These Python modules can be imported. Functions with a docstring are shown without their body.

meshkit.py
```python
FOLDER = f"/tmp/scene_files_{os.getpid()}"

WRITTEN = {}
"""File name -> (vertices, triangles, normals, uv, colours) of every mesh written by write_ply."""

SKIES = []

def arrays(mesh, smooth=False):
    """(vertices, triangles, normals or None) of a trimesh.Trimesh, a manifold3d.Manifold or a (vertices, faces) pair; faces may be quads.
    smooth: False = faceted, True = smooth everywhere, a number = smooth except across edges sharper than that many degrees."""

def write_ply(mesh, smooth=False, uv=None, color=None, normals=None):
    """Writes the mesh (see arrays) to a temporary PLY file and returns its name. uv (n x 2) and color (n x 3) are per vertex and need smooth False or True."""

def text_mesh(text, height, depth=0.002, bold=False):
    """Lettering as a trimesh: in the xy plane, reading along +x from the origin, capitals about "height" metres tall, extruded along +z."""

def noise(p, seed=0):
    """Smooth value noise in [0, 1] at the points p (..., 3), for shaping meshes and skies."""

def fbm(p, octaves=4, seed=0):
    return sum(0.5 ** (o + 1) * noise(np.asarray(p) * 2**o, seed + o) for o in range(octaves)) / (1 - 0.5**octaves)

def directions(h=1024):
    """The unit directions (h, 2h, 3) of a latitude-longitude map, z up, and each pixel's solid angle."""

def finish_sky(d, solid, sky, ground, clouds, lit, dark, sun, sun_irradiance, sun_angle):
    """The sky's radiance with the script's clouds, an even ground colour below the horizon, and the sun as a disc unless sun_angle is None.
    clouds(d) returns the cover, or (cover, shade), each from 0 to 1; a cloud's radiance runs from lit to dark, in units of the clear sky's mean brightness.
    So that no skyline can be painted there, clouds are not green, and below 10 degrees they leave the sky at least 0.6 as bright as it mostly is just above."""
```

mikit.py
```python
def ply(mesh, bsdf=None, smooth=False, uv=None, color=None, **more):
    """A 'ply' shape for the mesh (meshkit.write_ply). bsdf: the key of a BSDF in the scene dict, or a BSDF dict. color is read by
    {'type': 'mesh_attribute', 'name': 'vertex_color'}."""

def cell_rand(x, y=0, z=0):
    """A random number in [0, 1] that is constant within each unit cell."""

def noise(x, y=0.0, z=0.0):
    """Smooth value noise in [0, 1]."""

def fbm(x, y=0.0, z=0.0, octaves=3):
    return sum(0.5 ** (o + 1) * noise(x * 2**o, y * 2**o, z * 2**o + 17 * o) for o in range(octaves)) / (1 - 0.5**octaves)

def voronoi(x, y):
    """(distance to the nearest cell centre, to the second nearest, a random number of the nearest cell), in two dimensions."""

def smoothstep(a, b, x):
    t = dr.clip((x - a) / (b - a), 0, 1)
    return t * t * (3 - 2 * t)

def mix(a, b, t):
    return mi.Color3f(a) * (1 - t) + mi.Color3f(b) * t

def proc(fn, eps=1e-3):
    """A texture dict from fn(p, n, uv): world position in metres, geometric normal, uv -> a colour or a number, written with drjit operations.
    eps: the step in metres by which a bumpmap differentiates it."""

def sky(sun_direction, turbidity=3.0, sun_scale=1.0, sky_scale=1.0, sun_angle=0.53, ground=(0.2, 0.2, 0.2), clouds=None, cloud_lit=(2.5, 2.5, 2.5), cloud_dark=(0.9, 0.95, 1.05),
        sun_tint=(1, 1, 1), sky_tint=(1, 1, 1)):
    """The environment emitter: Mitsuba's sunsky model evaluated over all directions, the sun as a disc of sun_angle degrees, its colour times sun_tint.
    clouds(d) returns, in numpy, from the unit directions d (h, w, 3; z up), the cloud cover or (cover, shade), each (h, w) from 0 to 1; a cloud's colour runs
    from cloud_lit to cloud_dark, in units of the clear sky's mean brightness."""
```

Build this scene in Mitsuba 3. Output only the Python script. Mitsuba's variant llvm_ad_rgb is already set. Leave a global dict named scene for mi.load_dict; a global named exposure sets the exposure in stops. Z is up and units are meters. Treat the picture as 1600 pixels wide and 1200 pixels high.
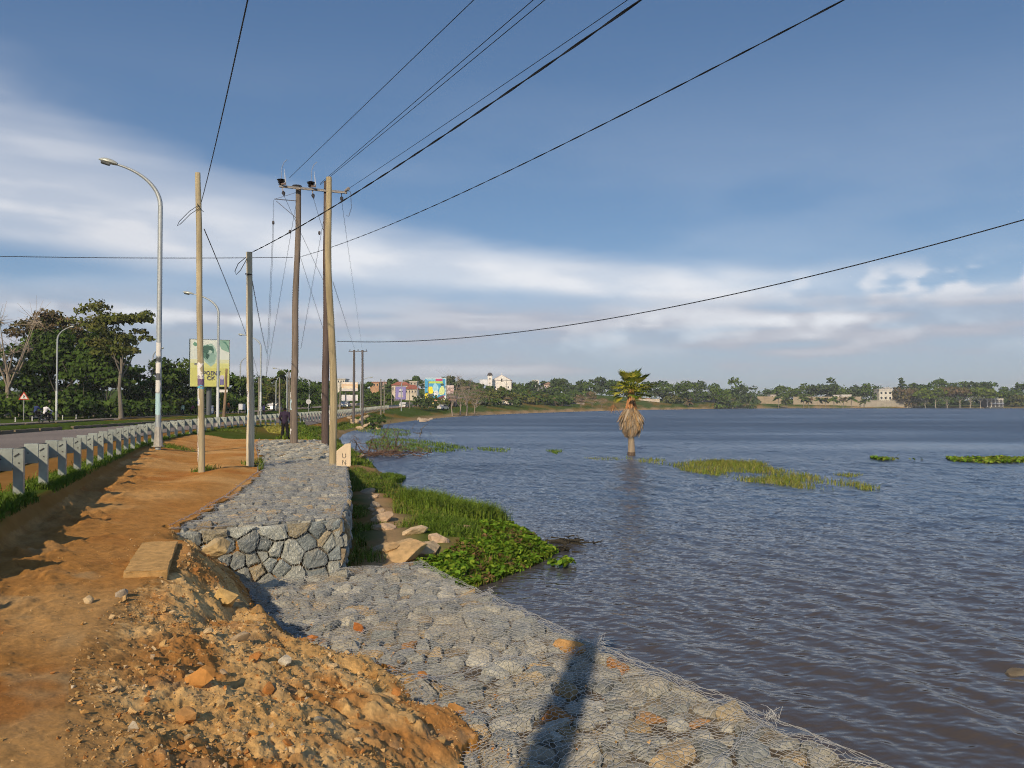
import math, numpy as np, trimesh, mitsuba as mi, drjit as dr, mikit, meshkit
import shapely, shapely.geometry as sg
from scipy.spatial import Voronoi, ConvexHull, cKDTree
from scipy.ndimage import gaussian_filter, maximum_filter
from mikit import proc, noise, fbm, smoothstep, mix, ply
T = mi.ScalarTransform4f
# ------------------------------------------------------------------ camera, sky, exposure
EYE = np.array([0., 0., 3.8]); F = 1250.0; PITCH = math.atan(28 / F)
exposure = 1.52
SUN_AZ, SUN_EL = math.radians(12), math.radians(27.0)
SUN = np.array([-math.sin(SUN_AZ) * math.cos(SUN_EL), -math.cos(SUN_AZ) * math.cos(SUN_EL), math.sin(SUN_EL)])
scene, labels = {}, {}
scene['camera'] = {'type': 'perspective', 'fov': math.degrees(2 * math.atan(800 / F)), 'fov_axis': 'x', 'near_clip': 0.05, 'far_clip': 9000.0,
    'to_world': T().look_at(origin=EYE.tolist(), target=(EYE + [0, math.cos(PITCH), math.sin(PITCH)]).tolist(), up=[0, 0, 1])}

def clouds(d):
    az = np.degrees(np.arctan2(d[..., 0], d[..., 1])); el = np.degrees(np.arcsin(np.clip(d[..., 2], -1, 1)))
    S = lambda a, b, x: (lambda t: t * t * (3 - 2 * t))(np.clip((x - a) / (b - a), 0, 1))
    q = d / np.maximum(np.abs(d[..., 2:3]) + 0.10, 0.05)                 # a cloud deck overhead: stretched towards the horizon
    n1 = meshkit.fbm(np.stack([az * .055, el * .22, az * 0 + 1], -1), 5, 3)
    n2 = meshkit.fbm(np.stack([az * .16 + el * .1, el * .55, az * 0 + 7], -1), 5, 11)
    n3 = meshkit.fbm(np.stack([az * .10, el * .9, az * 0 + 3], -1), 4, 21)
    n4 = meshkit.fbm(np.stack([az * .45, el * .9, az * 0 + 5], -1), 4, 31)
    # the long bank that sinks from the left to the right
    mid = 13.9 - .178 * (az + 32) + .0012 * np.clip(az + 32, 0, 60) ** 2 + (n1 - .5) * 2.2
    half = np.where(az < 0, 1.75 + .085 * -az, 1.75 - .025 * az)
    t = (el - mid) / np.maximum(half, .4)
    core = S(1.5, -.35, t + (n2 - .5) * .9) * S(-1.25, -.55, t + (n1 - .5) * .8)
    band = core * (.58 + .55 * S(.32, .66, n2 * .6 + n3 * .4)) * S(30, 14, az + (n2 - .5) * 14) * S(-100, -55, az)
    # torn wisps at its right end
    w = S(.50, .66, n4 * .6 + n3 * .4) * np.exp(-((el - 7.4 - (n1 - .5) * 3) / 1.1) ** 2) * S(14, 22, az) * .85
    # grey-mauve layers below, down to the horizon, with brighter heads
    base = S(8.2 + (n1 - .5) * 4, 5.6 + (n2 - .5) * 3, el)
    low = base * (.50 + .45 * S(.36, .62, n3))
    puff = S(.46, .70, n4 * .45 + n2 * .55) * np.exp(-((el - 5.4 + .03 * az + (n1 - .5) * 5) / 1.3) ** 2) * .75
    veil = .15 * S(26, 8, el) * S(.30, .70, n1)
    low = np.maximum(low, .6 * puff * base)
    cover = 1 - (1 - np.clip(band, 0, .95)) * (1 - w) * (1 - np.clip(low, 0, .93)) * (1 - veil)
    shade = np.clip(.95 - .85 * puff - .35 * S(.5, .75, n3), 0, 1) * base + .25 * (1 - base) * S(.6, .4, n2)
    shade = np.maximum(shade * (1 - .8 * np.clip(core, 0, 1) * (1 - base)), .26 * S(-10, -30, az) * (1 - base))
    return cover, np.clip(shade, 0, 1)

scene['sky'] = mikit.sky(SUN.tolist(), turbidity=3, clouds=clouds, cloud_lit=(3.85, 3.95, 4.15), cloud_dark=(2.05, 2.12, 2.48), ground=(.16, .14, .11), sun_scale=1.0, sun_tint=(.97, 1.0, 1.10), sky_tint=(.84, .96, 1.16))

# ------------------------------------------------------------------ helpers
R = np.random.default_rng(7)
def rng(s): return np.random.default_rng(s)
def px2ray(px, py):
    c, s = math.cos(PITCH), math.sin(PITCH); u = (600 - py) / F
    return np.array([(px - 800) / F, c - u * s, s + u * c])
def at(px, py, Y):
    r = px2ray(px, py); return EYE + r * (Y / r[1])
def on(px, py, z):
    r = px2ray(px, py); return EYE + r * ((z - EYE[2]) / r[2])
def sstep(a, b, x):
    t = np.clip((np.asarray(x, float) - a) / (b - a), 0, 1); return t * t * (3 - 2 * t)
def lerp(a, b, t): return a + (b - a) * t
def nz(x, y, z=0., s=0): return meshkit.noise(np.stack(np.broadcast_arrays(x, y, z), -1).astype(float), s)
def fb(x, y, z=0., o=4, s=0): return meshkit.fbm(np.stack(np.broadcast_arrays(x, y, z), -1).astype(float), o, s)
_used = {}
def numbered(name):
    n = _used.get(name, -1) + 1; _used[name] = n
    return name if n == 0 else f'{name}_{n:03d}'
def enc(C):
    """a colour per vertex packed into uv (r + g, b); every face's corners carry the same one"""
    C = np.clip(np.asarray(C, float), 0, 1)
    return np.stack([np.floor(C[:, 0] * 255) + .01 + .97 * C[:, 1], C[:, 2]], 1)
def dec(uv):
    r = dr.floor(uv.x); return mi.Color3f(r / 255, (uv.x - r - .01) / .97, uv.y)
class MB:
    def __init__(s): s.V, s.F, s.C, s.n = [], [], [], 0
    def raw(s, v, f, c):
        v = np.asarray(v, float); f = np.asarray(f, int)
        if f.shape[1] == 4: f = np.vstack([f[:, [0, 1, 2]], f[:, [0, 2, 3]]])
        c = np.asarray(c, float)
        s.V.append(v); s.F.append(f + s.n); s.C.append(np.broadcast_to(c, (len(v), 3))); s.n += len(v); return s
    def tm(s, m, c): return s.raw(m.vertices, m.faces, c)
    def box(s, c, size, col, M=None, bev=0.0):
        x, y, z = np.asarray(size, float) / 2
        if bev:
            b = min(bev, x * .45, y * .45, z * .45)
            p = [[sx * (x - b * (k != 0)), sy * (y - b * (k != 1)), sz * (z - b * (k != 2))] for sx in (-1, 1) for sy in (-1, 1) for sz in (-1, 1) for k in range(3)]
            h = ConvexHull(np.array(p)); m = hullmesh(np.array(p)); v, f = m.vertices, m.faces
            v = v[f].reshape(-1, 3); f = np.arange(len(v)).reshape(-1, 3)
        else:
            v = np.array([[a, b_, c_] for a in (-x, x) for b_ in (-y, y) for c_ in (-z, z)])
            f = np.array([[0, 1, 3, 2], [4, 6, 7, 5], [0, 4, 5, 1], [2, 3, 7, 6], [0, 2, 6, 4], [1, 5, 7, 3]])
        if M is not None: v = v @ np.asarray(M, float).T
        return s.raw(v + np.asarray(c, float), f, col)
    def tube(s, pts, r, col, sides=8, caps=True):
        p = np.asarray(pts, float); r = np.broadcast_to(np.asarray(r, float), (len(p),))
        t = np.gradient(p, axis=0); t /= np.linalg.norm(t, axis=1, keepdims=True) + 1e-12
        a = np.zeros_like(p); g = np.cross(t[0], [0, 0, 1.] if abs(t[0, 2]) < .8 else [1., 0, 0]); a[0] = g / np.linalg.norm(g)
        for q in range(1, len(p)):
            g = a[q - 1] - t[q] * (a[q - 1] @ t[q]); a[q] = g / (np.linalg.norm(g) + 1e-12)
        b = np.cross(t, a)
        w = np.arange(sides) * 2 * np.pi / sides
        v = p[:, None] + r[:, None, None] * (np.cos(w)[None, :, None] * a[:, None] + np.sin(w)[None, :, None] * b[:, None])
        n = len(p); i, j = np.meshgrid(np.arange(n - 1), np.arange(sides), indexing='ij'); k = (j + 1) % sides
        f = np.stack([i * sides + j, (i + 1) * sides + j, (i + 1) * sides + k, i * sides + k], -1).reshape(-1, 4)
        s.raw(v.reshape(-1, 3), f, col)
        if caps:
            for e, fl in ((0, 1), (n - 1, -1)):
                vv = np.vstack([v[e], p[e]]); ff = np.stack([np.arange(sides), (np.arange(sides) + 1) % sides, np.full(sides, sides)], 1)
                s.raw(vv, ff[:, ::fl], col)
        return s
    def get(s): return np.vstack(s.V), np.vstack(s.F), np.vstack(s.C)
    def __bool__(s): return bool(s.V)
def hullmesh(p):
    h = ConvexHull(p); f = h.simplices.copy(); c = p.mean(0)
    n = np.cross(p[f[:, 1]] - p[f[:, 0]], p[f[:, 2]] - p[f[:, 0]])
    flip = (n * (p[f[:, 0]] - c)).sum(1) < 0; f[flip] = f[flip][:, ::-1]
    idx, inv = np.unique(f, return_inverse=True)
    return trimesh.Trimesh(p[idx], inv.reshape(f.shape), process=False)
def put(key, mb, mat, smooth=False, parent=None, num=True, **more):
    """one entry of the scene; the key of a part starts with its parent's"""
    name = (parent + '__' + key) if parent else key
    if num: name = numbered(name)
    v, f, c = mb.get() if isinstance(mb, MB) else mb
    scene[name] = ply((v, f), mat, smooth=smooth, uv=enc(c), **more)
    return name
def tag(key, label=None, cat=None, group=None, kind=None):
    d = labels.setdefault(key, {})
    for k, x in (('label', label), ('category', cat), ('group', group), ('kind', kind)):
        if x: d[k] = x
    return key
def thing(name, label, cat, group=None):
    return tag(numbered(name), label, cat, group)
def polydist(P, L):
    """signed distance of points to an open polyline (positive on its right) and the arc length of the foot"""
    P = np.asarray(P, float); L = np.asarray(L, float); best = np.full(len(P), 1e18); sgn = np.ones(len(P)); arc = np.zeros(len(P)); acc = 0.
    for i in range(len(L) - 1):
        a, b = L[i, :2], L[i + 1, :2]; d = b - a; l = np.linalg.norm(d)
        raw = ((P - a) @ d) / l ** 2; t = np.clip(raw, 0, 1)
        q = P - (a + t[:, None] * d); dist = (q ** 2).sum(1)
        m = dist < best - 1e-12; best[m] = dist[m]; arc[m] = acc + t[m] * l
        cr = (P[:, 0] - a[0]) * d[1] - (P[:, 1] - a[1]) * d[0]
        sgn[m] = np.where(cr[m] >= 0, 1, -1); acc += l
    return np.sqrt(best) * sgn, arc
def smoothline(L, k=3, step=None):
    L = np.asarray(L, float)
    for _ in range(k):
        q = L[:-1] * .75 + L[1:] * .25; r = L[:-1] * .25 + L[1:] * .75
        m = np.empty((2 * len(q), L.shape[1])); m[0::2] = q; m[1::2] = r
        L = np.vstack([L[:1], m, L[-1:]])
    return L
def arclen(L): return np.concatenate([[0], np.cumsum(np.linalg.norm(np.diff(L[:, :2], axis=0), axis=1))])

# ------------------------------------------------------------------ materials (few, shared; colours of pieces ride in uv)
def B(base, rough=.7, spec=.3, metal=0., bump=None, scale=1., eps=4e-3):
    b = {'type': 'principled', 'base_color': base if isinstance(base, dict) else {'type': 'rgb', 'value': list(base)}, 'roughness': rough, 'specular': spec, 'metallic': metal}
    if bump is not None: b = {'type': 'bumpmap', 'tex': proc(bump, eps), 'scale': scale, 'bsdf': b}
    return {'type': 'twosided', 'bsdf': b}
c_dec = lambda p, n, uv: dec(uv)
scene['paint'] = B(proc(c_dec), .55, .35)
scene['leaf'] = {'type': 'twosided', 'bsdf': {'type': 'diffuse', 'reflectance': proc(c_dec)}}
def c_stone(p, n, uv):
    d = smoothstep(.40, .62, fbm(p.x * 1.3, p.y * 1.3, p.z * 1.3 + 4, 3)) * smoothstep(.2, .8, n.z) * .55        # dust settled on what faces up
    return mix(dec(uv), (.37, .32, .22), d) * (0.62 + .72 * fbm(p.x * 9, p.y * 9, p.z * 9, 3))
def c_lump(p, n, uv): return dec(uv) * (.58 + .78 * fbm(p.x * 15, p.y * 15, p.z * 15, 3))
scene['soil_lump'] = B(proc(c_lump), .95, .1)
def b_stone(p, n, uv): return fbm(p.x * 16, p.y * 16, p.z * 16, 3)
scene['stone'] = B(proc(c_stone), .85, .2, bump=b_stone, scale=.035, eps=6e-3)
def c_wood(p, n, uv):
    g = fbm(p.x * 26, p.y * 26, p.z * 1.1, 3); return dec(uv) * (0.55 + .85 * g) * (.85 + .3 * noise(p.x * 3, p.y * 3, p.z * .7))
scene['wood'] = B(proc(c_wood), .8, .2)
def c_galv(p, n, uv): return dec(uv) * (.82 + .36 * fbm(p.x * 14, p.y * 14, p.z * 14, 3))
scene['galvanised'] = B(proc(c_galv), .42, .5, .25)
def c_wall(p, n, uv): return dec(uv) * (.8 + .36 * fbm(p.x * .5, p.y * .5, p.z * .9, 4))
scene['plaster'] = B(proc(c_wall), .8, .2)
# ------------------------------------------------------------------ the lie of the land
RAIL = smoothline([(-3.9, -7, 2.35), (-4.1, 0, 2.34), (-5.0, 5.2, 2.32), (-7.5, 11.9, 2.28), (-10.95, 21, 2.14), (-13.1, 27, 2.10), (-15.8, 34.7, 2.05), (-18.8, 48, 2.0), (-21, 66, 1.9),
    (-22.2, 82, 1.9), (-24.2, 110, 1.85), (-27, 140, 1.85), (-29.5, 180, 2.1), (-28, 230, 2.6), (-20, 300, 3.2), (-5, 380, 4.0)], 2)
RAIL_S = arclen(RAIL)
SHORE = smoothline([(3.2, -14), (3.1, -4), (3.5, 4.5), (2.1, 7.6), (.2, 10.8), (-1.2, 14.0), (-1.3, 16.2), (.0, 18.2), (.9, 20.4), (.2, 22.6), (-.9, 25), (-2.9, 29.8), (-4.3, 33), (-5.8, 36.5), (-6.5, 39.5), (-7.6, 45), (-11, 58), (-14.5, 68), (-20.0, 92),
    (-21.6, 112), (-22, 132), (-20.5, 164), (-13.8, 216), (0, 257), (25, 317), (61, 380), (133, 470), (240, 500), (304, 482), (420, 470), (620, 520), (900, 500), (1500, 200)], 2)
UP_R = [(-3.05, 14.35), (-3.6, 17.6), (-5.3, 25.6), (-7.0, 32), (-8.9, 38.5), (-10.3, 43.5)]     # lake edge of the upper gabions
UP_L = [(-5.5, 12.95), (-6.1, 17), (-7.3, 23), (-9.5, 30), (-12.2, 38), (-13.7, 43.5)]           # path edge of them
LOW_EDGE = [(4.7, 4.1), (3.16, 6.58), (1.08, 10.0), (-1.1, 13.9), (-1.75, 15.3)]                    # lake edge of the lower gabions
TOE = smoothline([(-4.5, 13.4), (-4.0, 12.4), (-3.3, 10.7), (-2.4, 9.6), (-1.5, 9.2), (-1.0, 8.25), (-.16, 6.8), (.5, 5.5), (1.3, 4), (1.9, 2), (2.3, 0), (2.4, -12)], 2)[::-1]
CREST = smoothline([(-5.45, 12.7), (-4.75, 11.6), (-4.15, 10.5), (-3.95, 9.2), (-3.9, 8), (-3.5, 6.5), (-2.8, 5), (-2.2, 4), (-1.1, 2), (-.5, 0), (-.4, -12)], 2)[::-1]
ZLOW, ZUP = 0.75, 1.75
SOIL_EDGE = sg.LineString([tuple(p) for p in TOE if 2.5 < p[1] < 12.3]).buffer(1.0)
LOW_POLY = sg.Polygon(LOW_EDGE + [(-3.4, 14.5), (-5.6, 12.9)] + [tuple(p) for p in TOE[(TOE[:, 1] < 12.9) & (TOE[:, 1] > 2)][::-1]] + [(3.5, 2.5)]).buffer(0).union(SOIL_EDGE)
UP_POLY = sg.Polygon(UP_R + UP_L[::-1]).buffer(0)

def land(x, y):
    """height of the ground and the masks that colour it, for arrays x, y"""
    P = np.stack([x, y], 1)
    s, arc = polydist(P, RAIL); zr = np.interp(arc, RAIL_S, RAIL[:, 2])
    d, _ = polydist(P, SHORE); d = -d                                        # positive inland
    far = sstep(60, 220, y)
    ramp = np.where(d < 0, .25 * d, .12 + np.where(d < 1.2, .22 * d, .264 + .16 * (d - 1.2)))
    ramp = np.maximum(ramp, -2.5)
    drop = .31 * sstep(34, 8, y) + .05
    zp = zr - drop * sstep(.12, .5, s) * sstep(60, 30, y)
    zp = np.where(s > .5, lerp(zp, ZUP + .10 * sstep(16, 9, y), sstep(.6, 2.6, s) * sstep(70, 45, y)), zp)
    # a worn hollow along the path, small ridges and scuffs
    near = sstep(60, 20, np.hypot(x, y))
    mid = sstep(.5, 1.5, s)
    zp = zp + near * mid * ((fb(x * .9, y * .9, 0, 4, 2) - .5) * .06 + (fb(x * 5, y * 5, 0, 3, 5) - .5) * .035)
    zp = zp + near * sstep(.25, .6, s) * sstep(1.9, .9, s) * (np.maximum(fb(x * 5.0, y * 5.0, 0, 4, 9) - .48, 0) * .30)   # clods along the foot of the verge
    zp = zp + sstep(10, 30, -s) * 0 - .14 * sstep(8, 16, -s) * sstep(120, 60, y)
    zp = zp + .30 * sstep(-9.95, -10.35, s) * sstep(-17.2, -16.8, s) * sstep(10, 25, y)
    ulp, _ = polydist(P, UP_L); zp = zp + .15 * np.exp(-((ulp + .95) / .75) ** 2) * sstep(14, 18, y) * sstep(34, 26, y)
    # limit by the beach ramp where no wall holds the bank
    wr, _ = polydist(P, UP_R); wall = (wr > 0) & (y < 43.5) & (y > 12)
    hold = (wr <= 0) & (y < 44.5)
    z = np.where(hold, zp, np.minimum(zp, ramp))
    beyond = sstep(43.5, 47, y)
    z = np.where((y > 43.5) & (wr <= 0), lerp(zp, np.minimum(zp, ramp + .5), beyond), z)
    lake_side = (wr > 0) & (y > 13.0) & (y < 44)
    z = np.where(lake_side, np.minimum(np.maximum(ramp + .06, -2), .62 + .35 * sstep(28, 44, y)), z)
    z = np.where(lake_side & (d > 0), z + (fb(x * 1.3, y * 1.3, 0, 3, 14) - .5) * .18, z)
    # the tipped soil bank of the foreground between the path and the lower gabions
    tc, _ = polydist(P, CREST); tt, _ = polydist(P, TOE); tt0 = tt; tt = tt + ((fb(x * .8, y * .8, 0, 3, 51) - .5) * 1.3 + (fb(x * 3.1, y * 3.1, 0, 3, 53) - .5) * .5) * sstep(11.2, 9.6, y)
    inb = (tc > 0) & (tt < 0) & (y < 14.4) & ((y - 12.95) < (x + 5.5) * .5714 + .05)
    a = np.clip(tc / np.maximum(tc - tt, 1e-6), 0, 1)
    prof = 1 - a ** 1.25
    n = (fb(x * 1.3, y * 1.3, 0, 3, 31) - .5) * .15 + (np.abs(fb(x * 4.2, y * 4.2, 0, 4, 33) - .5) - .12) * .17 + (fb(x * 13, y * 13, 0, 3, 34) - .5) * .065 + (fb(x * 30, y * 30, 0, 2, 35) - .5) * .045
    zb = lerp(ZLOW + .04, zp, prof) + n * np.minimum(1, np.minimum(a * 6, (1 - a) * 4 + .35))
    z = np.where(inb, zb, z)
    hole = np.exp(-(((x + 4.85) / .3) ** 2 + ((y - 12.25) / .4) ** 2)) * .28     # dug-out corner below the end of the wall
    z = np.where((y < 13.4) & (y > 9), z - hole, z)
    ul, _ = polydist(P, UP_L); z = np.where((y - 12.95 > (x + 5.5) * .5714 - .05) & (ul > .10 + .3 * (fb(x * 1.5, y * 1.5, 0, 2, 61) - .3)) & (wr < 0) & (y > 12.6) & (y < 43.3), np.minimum(z, ZUP - .3), z)
    under_low = (tt >= 0) & (y < 16.5) & ((wr > 0) | ((y - 12.95) < (x + 5.5) * .5714 + .12))
    le, _ = polydist(P, LOW_EDGE[::-1]); out = le > 0                          # beyond the lake edge
    z = np.where(under_low & ~lake_side, np.where(d > 0, .50, ramp), z)
    # rising ground behind the far shore
    inland = np.maximum(d - 12, 0)
    rise = 7.5 * np.exp(-(((x + 30) / 150) ** 2 + ((y - 440) / 150) ** 2)) + 5.0 * sstep(500, 800, y) * sstep(300, 0, x)
    gen = 1.1 + np.minimum(inland * .022, 3.2) + rise
    z = np.where((y > 180) & (d > 0), lerp(z, np.minimum(gen, ramp + .3), sstep(180, 260, y)), z)
    z = np.where((s < -30) & (y < 400), lerp(z, z + .02 * (np.minimum(-s, 130) - 30), sstep(-30, -45, s)), z)
    return z, dict(s=s, d=d, inb=inb, a=a, lake_side=lake_side, hold=hold, wr=wr, arc=arc)
def gz(x, y):
    return land(np.atleast_1d(np.asarray(x, float)), np.atleast_1d(np.asarray(y, float)))[0]

def polar(rs, angs):
    r, a = np.meshgrid(rs, np.radians(angs), indexing='ij')
    x, y = r * np.sin(a), r * np.cos(a); n, m = r.shape
    i, j = np.meshgrid(np.arange(n - 1), np.arange(m - 1), indexing='ij')
    q = np.stack([i * m + j, i * m + j + 1, (i + 1) * m + j + 1, (i + 1) * m + j], -1).reshape(-1, 4)
    return x.ravel(), y.ravel(), np.vstack([q[:, [0, 1, 2]], q[:, [0, 2, 3]]])
def geo(a, b, q):
    return a * q ** np.arange(int(math.log(b / a) / math.log(q)) + 2)
ANG = np.concatenate([np.arange(-180, -44, 4.), np.arange(-44, -36, .8), np.arange(-36, 36, .16), np.arange(36, 46, 1.), np.arange(46, 181, 4.)])
ANG[-1] = 180
RS = np.concatenate([geo(.6, 2.6, 1.15)[:-1], geo(2.6, 15.5, 1.0062)[:-1], geo(15.5, 60, 1.011)[:-1], geo(60, 700, 1.03)[:-1], geo(700, 5000, 1.2)])
RS = np.unique(RS)
gx, gy, gf = polar(RS, ANG)
gzv, gm = land(gx, gy)
keep = (gzv[gf] > -.7).any(1) | (np.hypot(gx, gy)[gf] > 1200).all(1)
fx, fy = gx[gf].mean(1), gy[gf].mean(1)
fin = gm['inb'][gf].all(1)
fpath = (gm['s'][gf].mean(1) > .35) & (fy < 60) & ~fin & gm['hold'][gf].all(1) & (gm['d'][gf].mean(1) > 1)
# -- ground materials: earth, grass, sand, told apart by place
def c_earth(p, n, uv):
    k = fbm(p.x * .55, p.y * .55, 0, 4); f = fbm(p.x * 7, p.y * 7, p.z * 7, 3); h = noise(p.x * 45, p.y * 45, p.z * 45)
    c = mix((.318, .158, .045), (.388, .226, .085), smoothstep(.35, .70, k))
    c = mix(c, (.280, .110, .025), smoothstep(.58, .78, fbm(p.x * .9 + 30, p.y * .9, 0, 3)) * .7)
    c = mix(c, (.34, .235, .115), smoothstep(.6, .8, fbm(p.x * 1.7 + 9, p.y * 1.7, 0, 3)) * smoothstep(14, 6, p.y) * .8)
    g = noise(p.x * 110, p.y * 110, p.z * 110)
    return c * (.56 + .46 * f + .26 * h + .20 * g)
def b_earth(p, n, uv): return fbm(p.x * 11, p.y * 11, p.z * 11, 4) + .5 * noise(p.x * 3, p.y * 3, 0)
scene['earth'] = B(proc(c_earth), .95, .1, bump=b_earth, scale=.036, eps=8e-3)
def c_bank(p, n, uv):
    k = fbm(p.x * 1.1, p.y * 1.1, p.z * 1.1, 4); m = fbm(p.x * 2.3 + 5, p.y * 2.3, p.z * 2.3, 3); f = fbm(p.x * 16, p.y * 16, p.z * 16, 3)
    c = mix((.60, .365, .135), (.70, .465, .20), smoothstep(.35, .65, m))
    c = mix(c, (.430, .185, .045), smoothstep(.50, .66, k) * .85)
    c = mix(c, (.36, .27, .16), smoothstep(.6, .75, fbm(p.x * 3 + 17, p.y * 3, p.z * 3, 3)) * .5)
    e = mix((.318, .158, .045), (.388, .226, .085), smoothstep(.35, .70, fbm(p.x * .55, p.y * .55, 0, 4)))
    c = mix(e, c, smoothstep(.02, .22, uv.x + .3 * (m - .5) + .25 * (f - .5)))
    return c * (.60 + .62 * f)
def b_bank(p, n, uv): return fbm(p.x * 14, p.y * 14, p.z * 14, 4)
scene['tipped_soil'] = B(proc(c_bank), .95, .1, bump=b_bank, scale=.045, eps=6e-3)
SH = [tuple(map(float, p)) for p in SHORE]
def c_ground(p, n, uv):
    k = fbm(p.x * .25, p.y * .25, 0, 4); f = fbm(p.x * 2.2, p.y * 2.2, p.z, 3); h = fbm(p.x * 17, p.y * 17, p.z * 17, 2)
    grass = mix((.055, .098, .016), (.105, .150, .030), f)
    soil = mix((.31, .15, .038), (.38, .21, .07), f)
    c = mix(grass, soil, uv.x)
    c = mix(c, (.45, .31, .175), uv.y)
    return c * (.72 + .35 * k + .22 * h)
scene['ground_cover'] = {'type': 'twosided', 'bsdf': {'type': 'diffuse', 'reflectance': proc(c_ground)}}
S_, D_ = gm['s'], gm['d']; nn = fb(gx * .16, gy * .16, 0, 4, 77)
# where bare soil shows (kept in uv of the ground): road shoulders, the beach, under the wall
bare = sstep(.16, .30, S_ + (nn - .5) * .3) * (gy < 66) * (S_ < 8) * gm['hold'] + sstep(-.35, -.6, S_) * sstep(-1.9, -1.5, S_) + sstep(1.2, 5, S_) * sstep(66, 46, gy) * (gm['hold']) + sstep(.52, .62, nn) * .55 * (D_ < 30) * (gy > 60)
bare = np.maximum(bare, gm['lake_side'] * sstep(.45, .6, fb(gx * .5, gy * .5, 0, 3, 8)) * .8)
bare = np.maximum(bare, 1.0 * (gy < 14.2) * (gy > -14) * (S_ > 2.2) * (D_ > .8))
bare = np.maximum(bare, .75 * np.exp(-((gx + 14.5) / 6) ** 2 - ((gy - 62) / 9) ** 2))
beach = sstep(3.2, .6, D_ + (nn - .5) * 4) * (gy > 80) * sstep(-40, -10, gx) * .9
track_ = gm['lake_side'] * np.exp(-((gx - np.interp(gy, [17, 22, 28], [-2.5, -3.3, -4.9])) / .5) ** 2) * (gy < 28) * .9
ledge_end = sstep(2.5, .5, D_) * (gm['lake_side']) * .5
guv = np.round(np.stack([np.clip(bare, 0, 1), np.clip(np.maximum(beach + ledge_end, track_), 0, 1)], 1), 3)
def sub(mask):
    f = gf[mask & keep]; idx, inv = np.unique(f, return_inverse=True)
    return np.stack([gx, gy, gzv], 1)[idx], inv.reshape(f.shape), idx
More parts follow.
